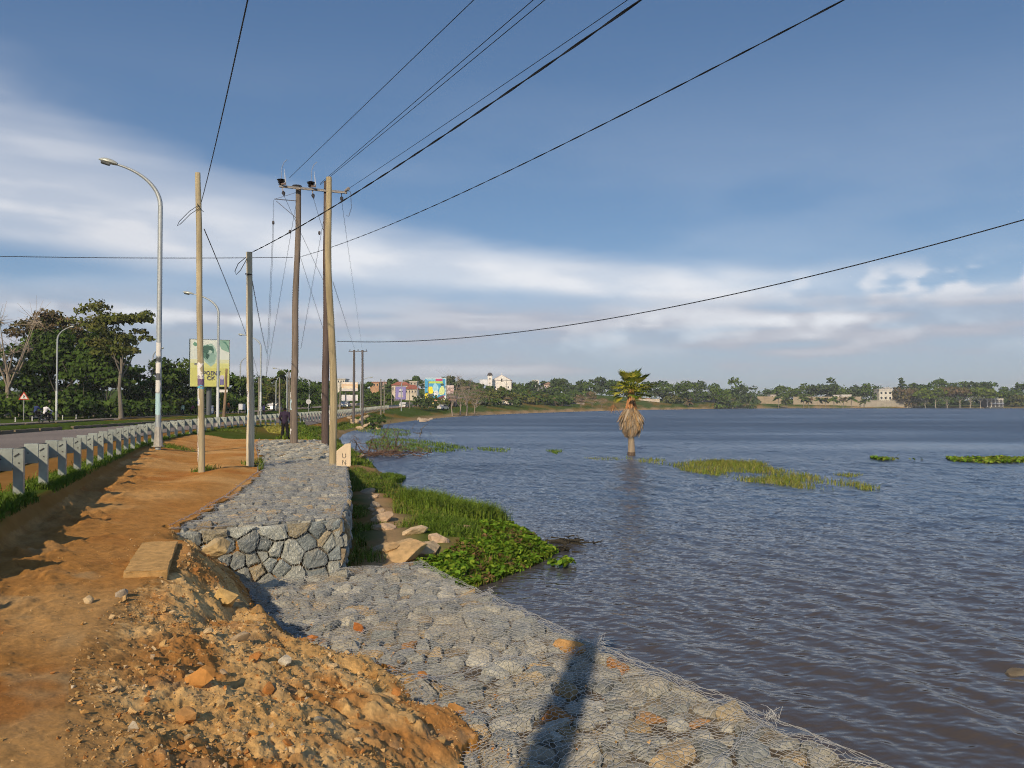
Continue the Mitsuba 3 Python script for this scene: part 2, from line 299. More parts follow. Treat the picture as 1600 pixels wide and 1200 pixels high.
# normals over the whole sheet so that the pieces join without a seam
allv = np.stack([gx, gy, gzv], 1); fn = np.cross(allv[gf[:, 1]] - allv[gf[:, 0]], allv[gf[:, 2]] - allv[gf[:, 0]])
GN = np.zeros_like(allv)
for k in range(3): np.add.at(GN, gf[:, k], fn)
GN /= np.linalg.norm(GN, axis=1, keepdims=True) + 1e-12
def sheet(name, mask, mat, uv=None):
    v, f, idx = sub(mask)
    p = meshkit.write_ply((v, f), False, None if uv is None else uv[idx], None, normals=GN[idx])
    scene[name] = {'type': 'ply', 'filename': p, 'face_normals': False, 'bsdf': {'type': 'ref', 'id': mat}}
    tag(name, kind='structure')
sheet('soil_bank', fin, 'tipped_soil', np.stack([np.round(np.clip(gm['a'], 0, 1), 3), gx * 0], 1)); sheet('dirt_path', fpath & ~fin, 'earth'); sheet('ground', ~fin & ~fpath, 'ground_cover', guv)
tag('soil_bank', 'crumbled tan and orange soil tipped down from the path to the wire baskets')
tag('dirt_path', 'bare orange dirt footpath between the guardrail and the stone baskets')
tag('ground', 'grassy banks and bare earth round the lake')

# ------------------------------------------------------------------ the lake
WR = rng(5)
WAVES = []
for i in range(38):
    L = float(.26 * (10.5 ** (i / 37))); th = math.radians(22) + WR.normal(0, .42 + .25 * (L < .9)); A = .0096 * L ** .68 * WR.uniform(.6, 1.25)
    WAVES.append((2 * math.pi / L, math.cos(th), math.sin(th), A, WR.uniform(0, 6.28), WR.uniform(1.2, 2.4)))
def wave(x, y):
    z = np.zeros_like(x)
    for i, (k, cx, cy, A, ph, sh) in enumerate(WAVES):
        warp = 1.6 * (nz(x * .33, y * .33, i * 3.1, 3) - .5) * 2
        amp = .35 + 1.3 * nz(x * .11 + i, y * .11, i * 1.7, 9)
        c = np.cos(k * (x * cx + y * cy) + ph + warp); z += A * amp * (np.exp(.55 * (c - .6)) - .8)
    return z
WA = np.concatenate([np.arange(-180, -34, 6.), np.arange(-34, -8, .5), np.arange(-8, 36, .2), np.arange(36, 60, 2.), np.arange(60, 181, 6.)]); WA[-1] = 180
WRS = np.unique(np.concatenate([geo(1.5, 5.2, 1.2)[:-1], geo(5.2, 70, 1.0048)[:-1], geo(70, 200, 1.012)[:-1], geo(200, 900, 1.05)[:-1], geo(900, 4000, 1.3)]))
wx, wy, wf = polar(WRS, WA)
wd = -polydist(np.stack([wx, wy], 1), SHORE)[0]
wkeep = (wd[wf] < 1.5).any(1); wf = wf[wkeep]
widx, winv = np.unique(wf, return_inverse=True); wf = winv.reshape(wf.shape); wx, wy, wd = wx[widx], wy[widx], wd[widx]
wr_ = np.hypot(wx, wy)
wz = wave(wx, wy) * sstep(150, 60, wr_) * lerp(1, .45, sstep(-6, 0, wd) * (wy < 60))
def b_lake(p, n, uv):
    a = fbm(p.x * 1.1 + .5 * p.y, p.y * 2.6 - .6 * p.x, 0, 3); b = fbm(p.x * 5 + 2 * p.y, p.y * 8 - 2.4 * p.x, 3, 2)
    g = .45 + .9 * noise(p.x * .05, p.y * .03, 2)
    st = noise(p.x * .045, p.y * .13, 6) * .6 + noise(p.x * .11, p.y * .33, 8) * .4
    return (a * .55 * smoothstep(22, 60, p.y) * (.25 + 1.6 * st * st) + b * .11 + fbm(p.x * .10, p.y * .34, 5, 2) * 3.0 * smoothstep(45, 110, p.y)) * g
def r_lake(p, n, uv): return mi.Float(.11) + .26 * smoothstep(30, 140, p.y + .25 * p.x) + .10 * (noise(p.x * .03, p.y * .02, 4) - .5) + .30 * (noise(p.x * .022, p.y * .085, 9) * .6 + noise(p.x * .06, p.y * .21, 5) * .4 - .5) * smoothstep(25, 70, p.y)
def c_lake(p, n, uv): return mix((.100, .076, .052), (.055, .083, .132), smoothstep(9, 40, p.y + .3 * p.x + 12 * noise(p.x * .07, p.y * .05, 1)))
scene['lake_water'] = {'type': 'twosided', 'bsdf': {'type': 'bumpmap', 'tex': proc(b_lake, 2e-2), 'scale': .22, 'bsdf':
    {'type': 'principled', 'base_color': proc(c_lake), 'roughness': proc(r_lake), 'specular': .26}}}
scene['lake'] = ply((np.stack([wx, wy, wz], 1), wf), 'lake_water', smooth=True); tag('lake', 'brown and blue rippled water of the lake', kind='structure')

# ------------------------------------------------------------------ roads
def strip(L, offs, zoff, step=1.0, s0=0, s1=1e9, zfun=None):
    """a sheet along the rail line, from one lateral offset to another (negative: left)"""
    S = np.arange(max(s0, 0), min(s1, RAIL_S[-1] - 1), step)
    c = np.stack([np.interp(S, RAIL_S, L[:, k]) for k in range(3)], 1)
    t = np.gradient(c[:, :2], axis=0); t /= np.linalg.norm(t, axis=1, keepdims=True); nrm = np.stack([t[:, 1], -t[:, 0]], 1)
    cols = []
    for o in offs:
        xy = c[:, :2] + nrm * o; z = (gz(xy[:, 0], xy[:, 1]) if zfun is None else zfun(c[:, 2], S, o)) + zoff
        cols.append(np.column_stack([xy, z]))
    v = np.stack(cols, 1); n, m = v.shape[:2]
    i, j = np.meshgrid(np.arange(n - 1), np.arange(m - 1), indexing='ij')
    f = np.stack([i * m + j, i * m + j + 1, (i + 1) * m + j + 1, (i + 1) * m + j], -1).reshape(-1, 4)
    return v.reshape(-1, 3), np.vstack([f[:, [0, 1, 2]], f[:, [0, 2, 3]]])
def c_asphalt(p, n, uv): return mi.Color3f(.150, .132, .120) * (.75 + .35 * fbm(p.x * .4, p.y * .4, 0, 3) + .2 * noise(p.x * 30, p.y * 30, 0))
scene['asphalt'] = B(proc(c_asphalt), .85, .25)
scene['road'] = ply(strip(RAIL, [-9.8, -8, -6, -4, -1.7], .03, 1.0, 0, 330), 'asphalt', smooth=True); tag('road', 'grey asphalt carriageway behind the guardrail', kind='structure')
scene['road_far'] = ply(strip(RAIL, [-25.5, -23, -21, -19, -17.3], .03, 1.0, 20, 330), 'asphalt', smooth=True); tag('road_far', 'far carriageway beyond the grassy central strip', kind='structure')
# ------------------------------------------------------------------ stones and wire baskets
GREYS = np.array([[.285, .285, .265], [.24, .245, .235], [.32, .315, .285], [.36, .345, .30], [.215, .225, .22], [.39, .37, .32]])
GREYS = GREYS * [1.06, 1.09, 1.06]
TANS = np.array([[.34, .28, .18], [.40, .29, .15], [.30, .24, .16], [.46, .36, .22]])
RUST = np.array([[.42, .20, .07], [.46, .25, .10]])
def stone_col(r, ptan=.16, prust=.04):
    u = r.random(); c = (RUST[r.integers(2)] if u < prust else TANS[r.integers(4)] if u < prust + ptan else GREYS[r.integers(6)])
    return np.clip(c * r.uniform(.82, 1.2), 0, 1)
def darts(poly, big, small, r, n=9000):
    """centres with mixed spacing: a few big stones, small ones between"""
    x0, y0, x1, y1 = poly.bounds; P = np.zeros((0, 2)); Rr = np.zeros(0); prep = shapely.prepare(poly)
    c = r.uniform((x0, y0), (x1, y1), (n, 2)); c = c[shapely.contains_xy(poly, c[:, 0], c[:, 1])]
    rad = np.where(r.random(len(c)) < .22, big, small) * r.uniform(.85, 1.15, len(c)); rad = np.where(np.arange(len(c)) < len(c) * .06, big, np.minimum(rad, lerp(big, small, np.clip(np.arange(len(c)) / (len(c) * .35), 0, 1))))
    out, orad = [], []; cell = {}; g = big * 2
    for p, q in zip(c, rad):
        k = (int(p[0] // g), int(p[1] // g)); ok = True
        for a in (-1, 0, 1):
            for b in (-1, 0, 1):
                for (pp, qq) in cell.get((k[0] + a, k[1] + b), ()):
                    if (p[0] - pp[0]) ** 2 + (p[1] - pp[1]) ** 2 < ((q + qq) * .86) ** 2: ok = False; break
                if not ok: break
            if not ok: break
        if ok: cell.setdefault(k, []).append((p, q)); out.append(p)
    return np.array(out)
def pack(poly, big, small, seed, gap=.012, dome=.35, depth=.12, n=9000):
    """voronoi-packed angular stones on a flat polygon: list of (vertices, faces, area, centre), z up out of the plane"""
    r = rng(seed); P = darts(poly, big, small, r, n)
    x0, y0, x1, y1 = poly.bounds; w = max(x1 - x0, y1 - y0) * 3
    vor = Voronoi(np.vstack([P, [[x0 - w, y0 - w], [x1 + w, y0 - w], [x0 - w, y1 + w], [x1 + w, y1 + w]]])); out = []
    for i in range(len(P)):
        reg = vor.regions[vor.point_region[i]]
        if -1 in reg or len(reg) < 3: continue
        c = sg.Polygon(vor.vertices[reg]).intersection(poly)
        if c.geom_type != 'Polygon' or c.area < small ** 2 * .5: continue
        rg = math.sqrt(c.area / math.pi); c = c.buffer(-rg * .06 - gap * .4, join_style=1, quad_segs=1).buffer(rg * .06 - gap * .6, join_style=1, quad_segs=1).simplify(rg * .11)
        if c.is_empty or c.geom_type != 'Polygon': continue
        q = np.array(c.exterior.coords)[:-1]
        if not c.exterior.is_ccw: q = q[::-1]
        m = len(q); ce = np.array(c.centroid.coords[0]); q = ce + (q - ce) * r.uniform(.90, 1.05, (m, 1))
        h = rg * dome * r.uniform(.5, 1.5); tilt = r.normal(0, .16, 2); lift = r.normal(-.004, .024)
        ring = lambda s, z, jit: np.column_stack([ce + (q - ce) * s, lift + z + ((q - ce) * s) @ tilt + r.normal(0, jit, m)])
        v = np.vstack([ring(.86, -depth, 0), ring(1.0, -.02, .008), ring(r.uniform(.80, .95), h * .60, rg * .085), ring(r.uniform(.40, .70), h, rg * .075)])
        v = np.vstack([v, [[*(ce + r.normal(0, rg * .08, 2)), lift + h * 1.02]]])
        f = []
        for k in range(3):
            for j in range(m):
                a, b = k * m + j, k * m + (j + 1) % m; f += [[a, b, b + m], [a, b + m, a + m]]
        for j in range(m): f.append([3 * m + j, 3 * m + (j + 1) % m, 4 * m])
        out.append((v, np.array(f), c.area, ce))
    return out
def hexnet(poly, hgt, seed, a=.115, b=.085, rad=.0022, col=(.50, .51, .49), M=None, O=None, lift=.012, step_jit=.010, keep=1.0, skew=(1., 0.)):
    """twisted hexagon netting laid over a polygon; hgt(x, y) is the height of what it lies on"""
    r = rng(seed); x0, y0, x1, y1 = poly.bounds; segs = []
    nx, ny = int((x1 - x0) / a) + 3, int((y1 - y0) / b) + 3
    def node(i, j, up):       # two nodes per cell of the twisted pair
        return (x0 + (i + (.5 if j % 2 else 0)) * a + (up * .26 - .13) * a, y0 + j * b * .5)
    N, key = [], {}
    for j in range(2 * ny):
        for i in range(-1, nx):
            for up in (0, 1): key[(i, j, up)] = len(N); N.append(node(i, j, up))
    N = np.array(N); N += np.stack([fb(N[:, 0] * 2.2, N[:, 1] * 2.2, 0, 2, seed) - .5, fb(N[:, 0] * 2.2, N[:, 1] * 2.2, 5, 2, seed) - .5], 1) * a * 1.3 + r.normal(0, step_jit, N.shape)
    for j in range(2 * ny):
        for i in range(-1, nx):
            segs.append((key[(i, j, 0)], key[(i, j, 1)]))
            k = i if j % 2 else i - 1
            for (p, q) in (((i, j, 1), (i + (1 if j % 2 else 0), j + 1, 0)), ((i, j, 0), (k if not j % 2 else i, j + 1, 1))):
                if q in key: segs.append((key[p], key[q]))
    segs = np.array(segs); mid = N[segs].mean(1); ins = shapely.contains_xy(poly, mid[:, 0], mid[:, 1]) & (r.random(len(segs)) < keep)
    segs = segs[ins]; ends = N[segs]; pts = np.stack([ends[:, 0], ends.mean(1), ends[:, 1]], 1)
    z = hgt(pts[..., 0].ravel(), pts[..., 1].ravel()).reshape(pts.shape[:2]) + lift; z[:, 1] = np.maximum(z[:, 1], z[:, [0, 2]].mean(1) - .004)
    P3 = np.concatenate([pts, z[..., None]], -1)
    if M is not None: P3 = P3 @ M.T + O
    v, f = thin_tubes(P3, rad); return v, f, np.broadcast_to(np.array(col), (len(v), 3))
def thin_tubes(P3, rad):
    """many short three-sided tubes at once: P3 (n, k, 3)"""
    n, k = P3.shape[:2]; t = P3[:, -1] - P3[:, 0]; t /= np.linalg.norm(t, axis=1, keepdims=True) + 1e-9
    a = np.cross(t, np.where(np.abs(t[:, 2:]) < .9, [0, 0, 1.], [1., 0, 0])); a /= np.linalg.norm(a, axis=1, keepdims=True) + 1e-9; b = np.cross(t, a)
    w = np.arange(3) * 2 * np.pi / 3
    o = np.cos(w)[None, :, None] * a[:, None] + np.sin(w)[None, :, None] * b[:, None]
    v = P3[:, :, None] + np.asarray(rad) * o[:, None]; idx = np.arange(n * k * 3).reshape(n, k, 3)
    f = []
    for s in range(k - 1):
        for j in range(3):
            q = (j + 1) % 3; f += [np.stack([idx[:, s, j], idx[:, s + 1, j], idx[:, s + 1, q]], 1), np.stack([idx[:, s, j], idx[:, s + 1, q], idx[:, s, q]], 1)]
    return v.reshape(-1, 3), np.vstack(f)
def raster(stones, poly, res=.025, fill=0.):
    x0, y0, x1, y1 = poly.bounds; nx, ny = int((x1 - x0) / res) + 3, int((y1 - y0) / res) + 3; H = np.full((nx, ny), -9.)
    for v, f, *_ in stones:
        t = v[f]; w = np.array([[1, 0, 0], [0, 1, 0], [0, 0, 1], [.33, .33, .34], [.6, .2, .2], [.2, .6, .2], [.2, .2, .6], [.5, .5, 0], [0, .5, .5]])
        p = np.einsum('wk,fkd->fwd', w, t).reshape(-1, 3); i = np.clip(((p[:, 0] - x0) / res).astype(int), 0, nx - 1); j = np.clip(((p[:, 1] - y0) / res).astype(int), 0, ny - 1)
        np.maximum.at(H, (i, j), p[:, 2])
    H = maximum_filter(H, 5); H = np.where(H < -1, fill, H); H = gaussian_filter(maximum_filter(H, 5), 2.0)
    return lambda x, y: H[np.clip(((x - x0) / res).astype(int), 0, nx - 1), np.clip(((y - y0) / res).astype(int), 0, ny - 1)]
def lay(wall, stones, M, O, seed, limit, ptan=.16, prust=.04, mat='stone', rank=None, tone=1.):
    """the biggest stones (as seen) become parts of the wall, the rest one part"""
    r = rng(seed); order = sorted(range(len(stones)), key=(lambda i: -stones[i][2]) if rank is None else (lambda i: rank(stones[i])))
    rest = MB(); n = 0
    for k, i in enumerate(order):
        v, f, a, c = stones[i]; col = stone_col(r, ptan, prust) * tone; vv = v @ M.T + O
        if k < limit: put('stone', MB().raw(vv, f, col), mat, parent=wall)
        else: rest.raw(vv, f, col)
    return rest
def frame(a, b, up):
    """plane basis with x from a to b and 'up' as y, z out of the plane"""
    a, b, up = (np.asarray(q, float) for q in (a, b, up)); x = (b - a) / np.linalg.norm(b - a); y = up - x * (up @ x); y /= np.linalg.norm(y)
    return np.stack([x, y, np.cross(x, y)], 1)
I3 = np.eye(3)
# ---- the lower baskets: a stone-filled mattress along the water in front
low = thing('gabion_mattress', 'low flat stone-filled wire basket along the water in the foreground', 'gabion wall')
lst = pack(LOW_POLY, .32, .075, 41, gap=.006, dome=.30, n=14000)
dist_rank = lambda s: (s[3][0] - 0) ** 2 + s[3][1] ** 2 - 900 * s[2] - (0 if abs(s[3][0]) < .66 * s[3][1] else -1e3)
rest = lay(low, lst, I3, np.array([0, 0, ZLOW - .05]), 42, 300, .12, .02, rank=dist_rank)
e = np.array(LOW_EDGE)
lside = []
for a, b in zip(e[:-1], e[1:]):
    Lw = np.linalg.norm(b - a); M = frame([*a, 0], [*b, 0], [0, 0, 1]); M = M if (M[:, 2] @ [1, .3, 0]) > 0 else frame([*b, 0], [*a, 0], [0, 0, 1]); o = a if M[:, 0] @ [*(b - a), 0] > 0 else b
    st = pack(sg.box(0, 0, Lw, .95), .16, .08, 43, n=2600)
    for v, f, *_ in st: rest.raw(v @ M.T + [*o, -.25], f, stone_col(R))
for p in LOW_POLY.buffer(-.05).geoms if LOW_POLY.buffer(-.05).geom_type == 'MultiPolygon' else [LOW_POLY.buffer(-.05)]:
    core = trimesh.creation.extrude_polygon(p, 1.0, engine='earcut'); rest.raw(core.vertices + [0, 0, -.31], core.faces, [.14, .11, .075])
tag(put('stone_fill', rest, 'stone', parent=low), kind='stuff')
lh = raster(lst, LOW_POLY); lhz = lambda x, y: lh(x, y) + ZLOW - .05
net = hexnet(LOW_POLY.buffer(.02), lhz, 44, col=(.52, .52, .49), rad=.0025)
# rims: doubled selvedge wire along the lake edge, and the seams between neighbouring baskets
seam = MB(); sr = rng(45)
def cable(pts, n, spread, rad, col):
    L = arclen(np.asarray(pts)); q = np.linspace(0, L[-1], max(4, int(L[-1] / .05)))
    P = np.stack([np.interp(q, L, np.asarray(pts)[:, k]) for k in range(3)], 1)
    for k in range(n):
        j = np.stack([gaussian_filter(sr.normal(0, 1, len(P)), 1.6) for _ in range(3)], 1) * spread
        seam.tube(P + j, rad, col, 3, False)
ed = np.array([[x, y, ZLOW + .04] for x, y in LOW_EDGE]); cable(ed, 4, .030, .0028, (.50, .51, .50))
for (x0, y0), (x1, y1) in (((-1.35, 8.5), (1.08, 10.0)), ((.45, 5.3), (2.47, 7.65)), ((-3.3, 10.6), (-.35, 12.55))):
    q = np.linspace(0, 1, 50)[:, None]; xy = np.array([x0, y0]) * (1 - q) + np.array([x1, y1]) * q
    cable(np.column_stack([xy, lhz(xy[:, 0], xy[:, 1]) + .02]), 5, .04, .0024, (.45, .46, .45))
    p = np.array([x1, y1, ZLOW + .06])                                          # loose ends twisted up at the corner
    for k in range(16): seam.tube([p + sr.normal(0, .05, 3), p + [0, 0, .02] + sr.normal(0, .05, 3), p + [0, 0, .04] + sr.normal(0, .06, 3)], .0024, (.55, .56, .55), 3, False)
sp = seam.get(); put('wire_mesh', MB().raw(*net).raw(*sp), 'galvanised', parent=low)
# ---- the upper baskets: a wall one metre high that runs away along the path
up = thing('gabion_wall', 'metre-high grey stone wall in wire baskets running along the path', 'gabion wall')
ust = pack(UP_POLY.intersection(sg.box(-30, 0, 10, 30)), .165, .07, 51, gap=.010, dome=.30, n=26000) + pack(UP_POLY.intersection(sg.box(-30, 30, 10, 60)), .22, .12, 52, gap=.012, dome=.3, n=12000)
rest = lay(up, ust, I3, np.array([0, 0, ZUP - .06]), 53, 190, .10, .01, rank=lambda s: s[3][0] ** 2 + s[3][1] ** 2 - 2500 * s[2])
A, Bv = np.array([*UP_L[0], ZLOW - .05]), np.array([*UP_R[0], ZLOW - .05]); M = frame(A, Bv, [0, 0, 1]); Lw = np.linalg.norm(Bv - A)
fst = pack(sg.box(0, .0, Lw, 1.0), .26, .085, 57, gap=.007, dome=.24, depth=.16, n=2600)
r2 = lay(up, fst, M, A, 58, 110, .13, .0, tone=np.array([.93, 1., 1.07]))
rest.raw(*r2.get()) if r2 else 0
ur = np.array(UP_R)
for a, b in zip(ur[:-1], ur[1:]):
    Lq = np.linalg.norm(b - a); Mq = frame([*a, 0], [*b, 0], [0, 0, 1]); o = [*a, .6]
    for v, f, *_ in pack(sg.box(0, 0, Lq, 1.12), .2, .09, 61, n=3000): rest.raw(v @ Mq.T + o, f, stone_col(R, .1, 0))
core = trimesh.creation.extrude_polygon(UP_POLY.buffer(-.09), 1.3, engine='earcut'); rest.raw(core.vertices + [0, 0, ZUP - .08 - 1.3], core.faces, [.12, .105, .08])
tag(put('stone_fill', rest, 'stone', parent=up), kind='stuff')
near_up = UP_POLY.intersection(sg.box(-30, 0, 10, 28)); uh = raster(ust, UP_POLY)
n1 = hexnet(near_up, lambda x, y: uh(x, y) + ZUP - .06, 62, col=(.43, .44, .43), rad=.0023)
fh = raster(fst, sg.box(0, 0, Lw, 1.0)); n2 = hexnet(sg.box(0, 0, Lw, 1.0), fh, 63, a=.10, b=.08, col=(.36, .37, .37), M=M, O=A, rad=.0017, lift=.005)
seam = MB(); T_ = A + [0, 0, 1.05]; T2 = Bv + [0, 0, 1.05]; cable([T_, T2], 5, .02, .0025, (.42, .43, .43)); cable([A + [0, 0, .02], Bv + [0, 0, .02]], 3, .02, .0025, (.42, .43, .43))
cable([Bv, T2], 5, .014, .0028, (.42, .43, .43)); cable([[*p, ZUP + .02] for p in UP_R], 4, .03, .0028, (.42, .43, .43)); cable([[*p, ZUP + .05] for p in UP_L], 4, .03, .0028, (.42, .43, .43))
for k in np.arange(1, 15):
    a = ur[0] + (ur[1] - ur[0]) * 0; s = 2.0 * k; Lr = arclen(ur); Ll = arclen(np.array(UP_L)); p = [np.interp(s, Lr, ur[:, 0]), np.interp(s, Lr, ur[:, 1]), ZUP + .04]; q = [np.interp(s, Ll, np.array(UP_L)[:, 0]), np.interp(s, Ll, np.array(UP_L)[:, 1]), ZUP + .05]
    cable([p, q], 3, .035, .0028, (.40, .41, .41)); cable([p, [p[0], p[1], .75]], 3, .02, .0028, (.42, .43, .43))
put('wire_mesh', MB().raw(*n1).raw(*n2).raw(*seam.get()), 'galvanised', parent=up)

# ------------------------------------------------------------------ loose stones, clods and blocks on the soil
def rock(c, size, seed, n=18, flat=.65, col=None, sharp=.25):
    r = rng(seed); p = r.normal(0, 1, (n, 3)); p /= np.linalg.norm(p, axis=1, keepdims=True); p *= r.uniform(1 - sharp, 1, (n, 1))
    p *= np.array([1, r.uniform(.6, .95), flat]) * size / 2; a = r.uniform(0, 6.28); ca, sa = math.cos(a), math.sin(a)
    p = p @ np.array([[ca, -sa, 0], [sa, ca, 0], [0, 0, 1]]).T; t = r.normal(0, .25, 2)
    p[:, 2] += p[:, :2] @ t; m = hullmesh(p); return m.vertices + np.asarray(c), m.faces
SOILC = np.array([[.56, .37, .165], [.50, .32, .13], [.42, .19, .06], [.60, .44, .24], [.40, .30, .19], [.46, .26, .09]])
cl = MB(); cr = rng(71)
cand = np.column_stack([cr.uniform(-5.5, 2, 60000), cr.uniform(2.2, 13.2, 60000)]); cz, cm = land(cand[:, 0], cand[:, 1])
okc = np.where(cm['inb'] | ((cm['s'] > .6) & (cm['s'] < 7) & (cr.random(len(cand)) < .13) & cm['hold']))[0]
okc = okc[fb(cand[okc, 0] * .9, cand[okc, 1] * .9, 0, 3, 72) + cr.normal(0, .1, len(okc)) > .44]
for i in okc[:24000]:
    s = min(.009 + cr.exponential(.0105) * (1 + 1.5 * (cr.random() < .08)), .10) * (1 if cm['inb'][i] else .6); c = SOILC[cr.choice(6, p=[.34, .22, .12, .15, .09, .08])] * cr.uniform(.8, 1.15)
    if cr.random() < .012: c = np.array([.52, .45, .33])
    v, f = rock([cand[i, 0], cand[i, 1], cz[i] + s * .16], s, 7100 + int(i), 7, .8); cl.raw(v, f, c)
ca2 = np.column_stack([cr.uniform(-5, 2.5, 14000), cr.uniform(4, 13.2, 14000)]); td, _ = polydist(ca2, TOE); ca2 = ca2[(td > -.1) & (td < cr.exponential(.35, len(td))) & shapely.contains_xy(LOW_POLY, ca2[:, 0], ca2[:, 1])]; ch = lhz(ca2[:, 0], ca2[:, 1])
for i in range(len(ca2)):                                                       # crumbs spilled over the edge of the netting
    s = min(.012 + cr.exponential(.018), .12); v, f = rock([ca2[i, 0], ca2[i, 1], ch[i] - s * .1], s, 7100 + i, 7, .8); cl.raw(v, f, SOILC[cr.choice(6, p=[.34, .22, .14, .12, .08, .10])] * cr.uniform(.8, 1.15))
tag(put('clods', cl, 'soil_lump'), 'crumbs of tan and orange soil and gravel strewn over the tipped bank', kind='stuff')
# bigger lumps one can pick out, each a thing
lumps = [(365, 945, .42, 'tan angular rock overhanging the top of the netting', 1), (330, 1010, .0, '', 0)]
def lump(px, py, w, label, col, flat=.6, group=None, n=20, cat='rock', name='rock', seed=None, dz=0.):
    r = px2ray(px, py); ts = np.linspace(2.5, 30, 900); P = EYE + r * (ts / r[1])[:, None]; zz = gz(P[:, 0], P[:, 1])
    low_in = shapely.contains_xy(LOW_POLY, P[:, 0], P[:, 1]); zz = np.where(low_in, np.maximum(zz, ZLOW), zz); k = np.argmax(P[:, 2] < zz); p = P[k]; size = w / F * p[1]
    v, f = rock([p[0], p[1], zz[k] + size * flat * .28 + dz], size, seed or int(px * 7 + py), n, flat, sharp=.18)
    return tag(put(name, MB().raw(v, f, col), 'soil_lump'), label, cat, group)
bp = np.array([-4.33, 11.6, 0]); bp[2] = gz(bp[0], bp[1])[0] + .12; v, f = rock(bp, .62, 11, 20, .62, sharp=.18); tag(put('rock', MB().raw(v, f, [.52, .38, .19]), 'stone'), 'large tan boulder leaning against the foot of the grey stone wall', 'rock')
lump(352, 945, 50, 'tan rock with a split edge between the soil and the netting', [.52, .35, .14], .7, seed=5)
lump(375, 1003, 34, 'greyish rock at the edge of the netting above the red clods', [.40, .31, .20], .6, seed=6)
lump(312, 1068, 62, 'long orange clod with a dark crack halfway down the soil bank', [.50, .24, .07], .55, seed=9)
lump(290, 1125, 46, 'orange-brown clod below the long cracked clod', [.50, .27, .10], .6, seed=10)
lump(190, 932, 28, 'grey stone at the top of the soil bank near the concrete slab', [.36, .30, .22], .7, seed=12)
lump(138, 942, 18, 'pale tan stone at the upper left corner of the soil bank', [.56, .42, .24], .8, seed=13)
lump(500, 800 + 330, 32, 'flat grey stone lying on the bare soil near the lower edge', [.33, .31, .25], .4, seed=14)
lump(893, 1012, 66, 'big orange rock on the water edge of the netting beside the shadow', [.52, .31, .13], .42, seed=15, dz=-.06)
lump(715, 1115, 48, 'rusty orange clod caught under the wires left of the shadow', [.46, .23, .07], .55, seed=17, dz=-.05)
lump(560, 985, 24, 'red brick fragment lying on the upper netting', [.46, .17, .05], .6, seed=17)
lump(445, 1040, 30, 'whitish stone among the clods below the netting', [.56, .50, .38], .6, seed=18)
lump(485, 1002, 26, 'red-brown fragment stuck on the netting near its left corner', [.48, .19, .06], .5, seed=19)
EXTRA = [(230, 1100, 20, 2), (270, 960, 16, 3), (255, 1010, 18, 1), (420, 1085, 40, 2), (345, 1105, 26, 0), (395, 1150, 24, 5), (300, 1175, 20, 0), (325, 990, 22, 3), (470, 1090, 26, 1), (540, 1075, 30, 0), (585, 1060, 26, 5),
    (620, 1085, 22, 2), (660, 1060, 26, 2), (640, 1130, 24, 0), (690, 1160, 30, 1), (560, 1160, 20, 3), (450, 1170, 26, 2), (350, 1060, 18, 4), (180, 1080, 14, 4), (185, 1118, 12, 2), (82, 1054, 12, 2), (115, 1048, 10, 2), (240, 900 + 240, 16, 1), (400, 1035, 34, 2), (520, 1045, 24, 3), (430, 1120, 22, 0)]
CN = ['tan', 'light brown', 'rust red', 'pale', 'greyish', 'orange']; NTH = ['leftmost', 'second', 'third', 'fourth', 'fifth', 'sixth', 'seventh', 'eighth', 'ninth', 'tenth']; cc_ = {}
for k, (px, py, w, c) in enumerate(sorted(EXTRA)):
    i = cc_.get(c, 0); cc_[c] = i + 1; lump(px, py, w * .85, f"{NTH[i]} {CN[c]} soil clod on the tipped bank" + ('' if i == 0 else ', counted from the left'), SOILC[c], .62, 'loose soil lumps on the tipped bank', 16, 'clod', 'soil_clod', 300 + k)
# the concrete slab half sunk in the path
sl = on(242, 868, 1.90); ang = math.atan2(1.0, .18)
sm = trimesh.creation.box([.45, 2.3, .22]).subdivide_to_size(.055); v = np.array(sm.vertices); f = np.array(sm.faces); e_ = (np.abs(v[:, 0]) > .2).astype(int) + (np.abs(v[:, 1]) > 1.12) + (np.abs(v[:, 2]) > .09)
v *= (1 - np.where(e_ >= 2, .006 + .05 * np.maximum(nz(v[:, 0] * 14, v[:, 1] * 14, v[:, 2] * 14, 4) - .45, 0), 0))[:, None]; v += (np.stack([nz(v[:, 0] * 9, v[:, 1] * 9, v[:, 2] * 9, k) for k in (1, 2, 3)], 1) - .5) * .014
c = np.broadcast_to(np.array([.44, .275, .11]), (len(v), 3)); a = math.radians(20); Mz = np.array([[math.cos(a), -math.sin(a), 0], [math.sin(a), math.cos(a), 0], [0, 0, 1]]); Mx = np.array([[1, 0, 0], [0, math.cos(.02), math.sin(.02)], [0, -math.sin(.02), math.cos(.02)]])
Sx, Sy = -4.44, 9.95
v = v @ Mx.T @ Mz.T + [Sx, Sy, 1.80]
tag(put('concrete_slab', (v[f].reshape(-1, 3), np.arange(len(f) * 3).reshape(-1, 3), c[f].reshape(-1, 3)), 'soil_lump'), 'dust-covered concrete slab half sunk in the path near the wall end', 'slab')
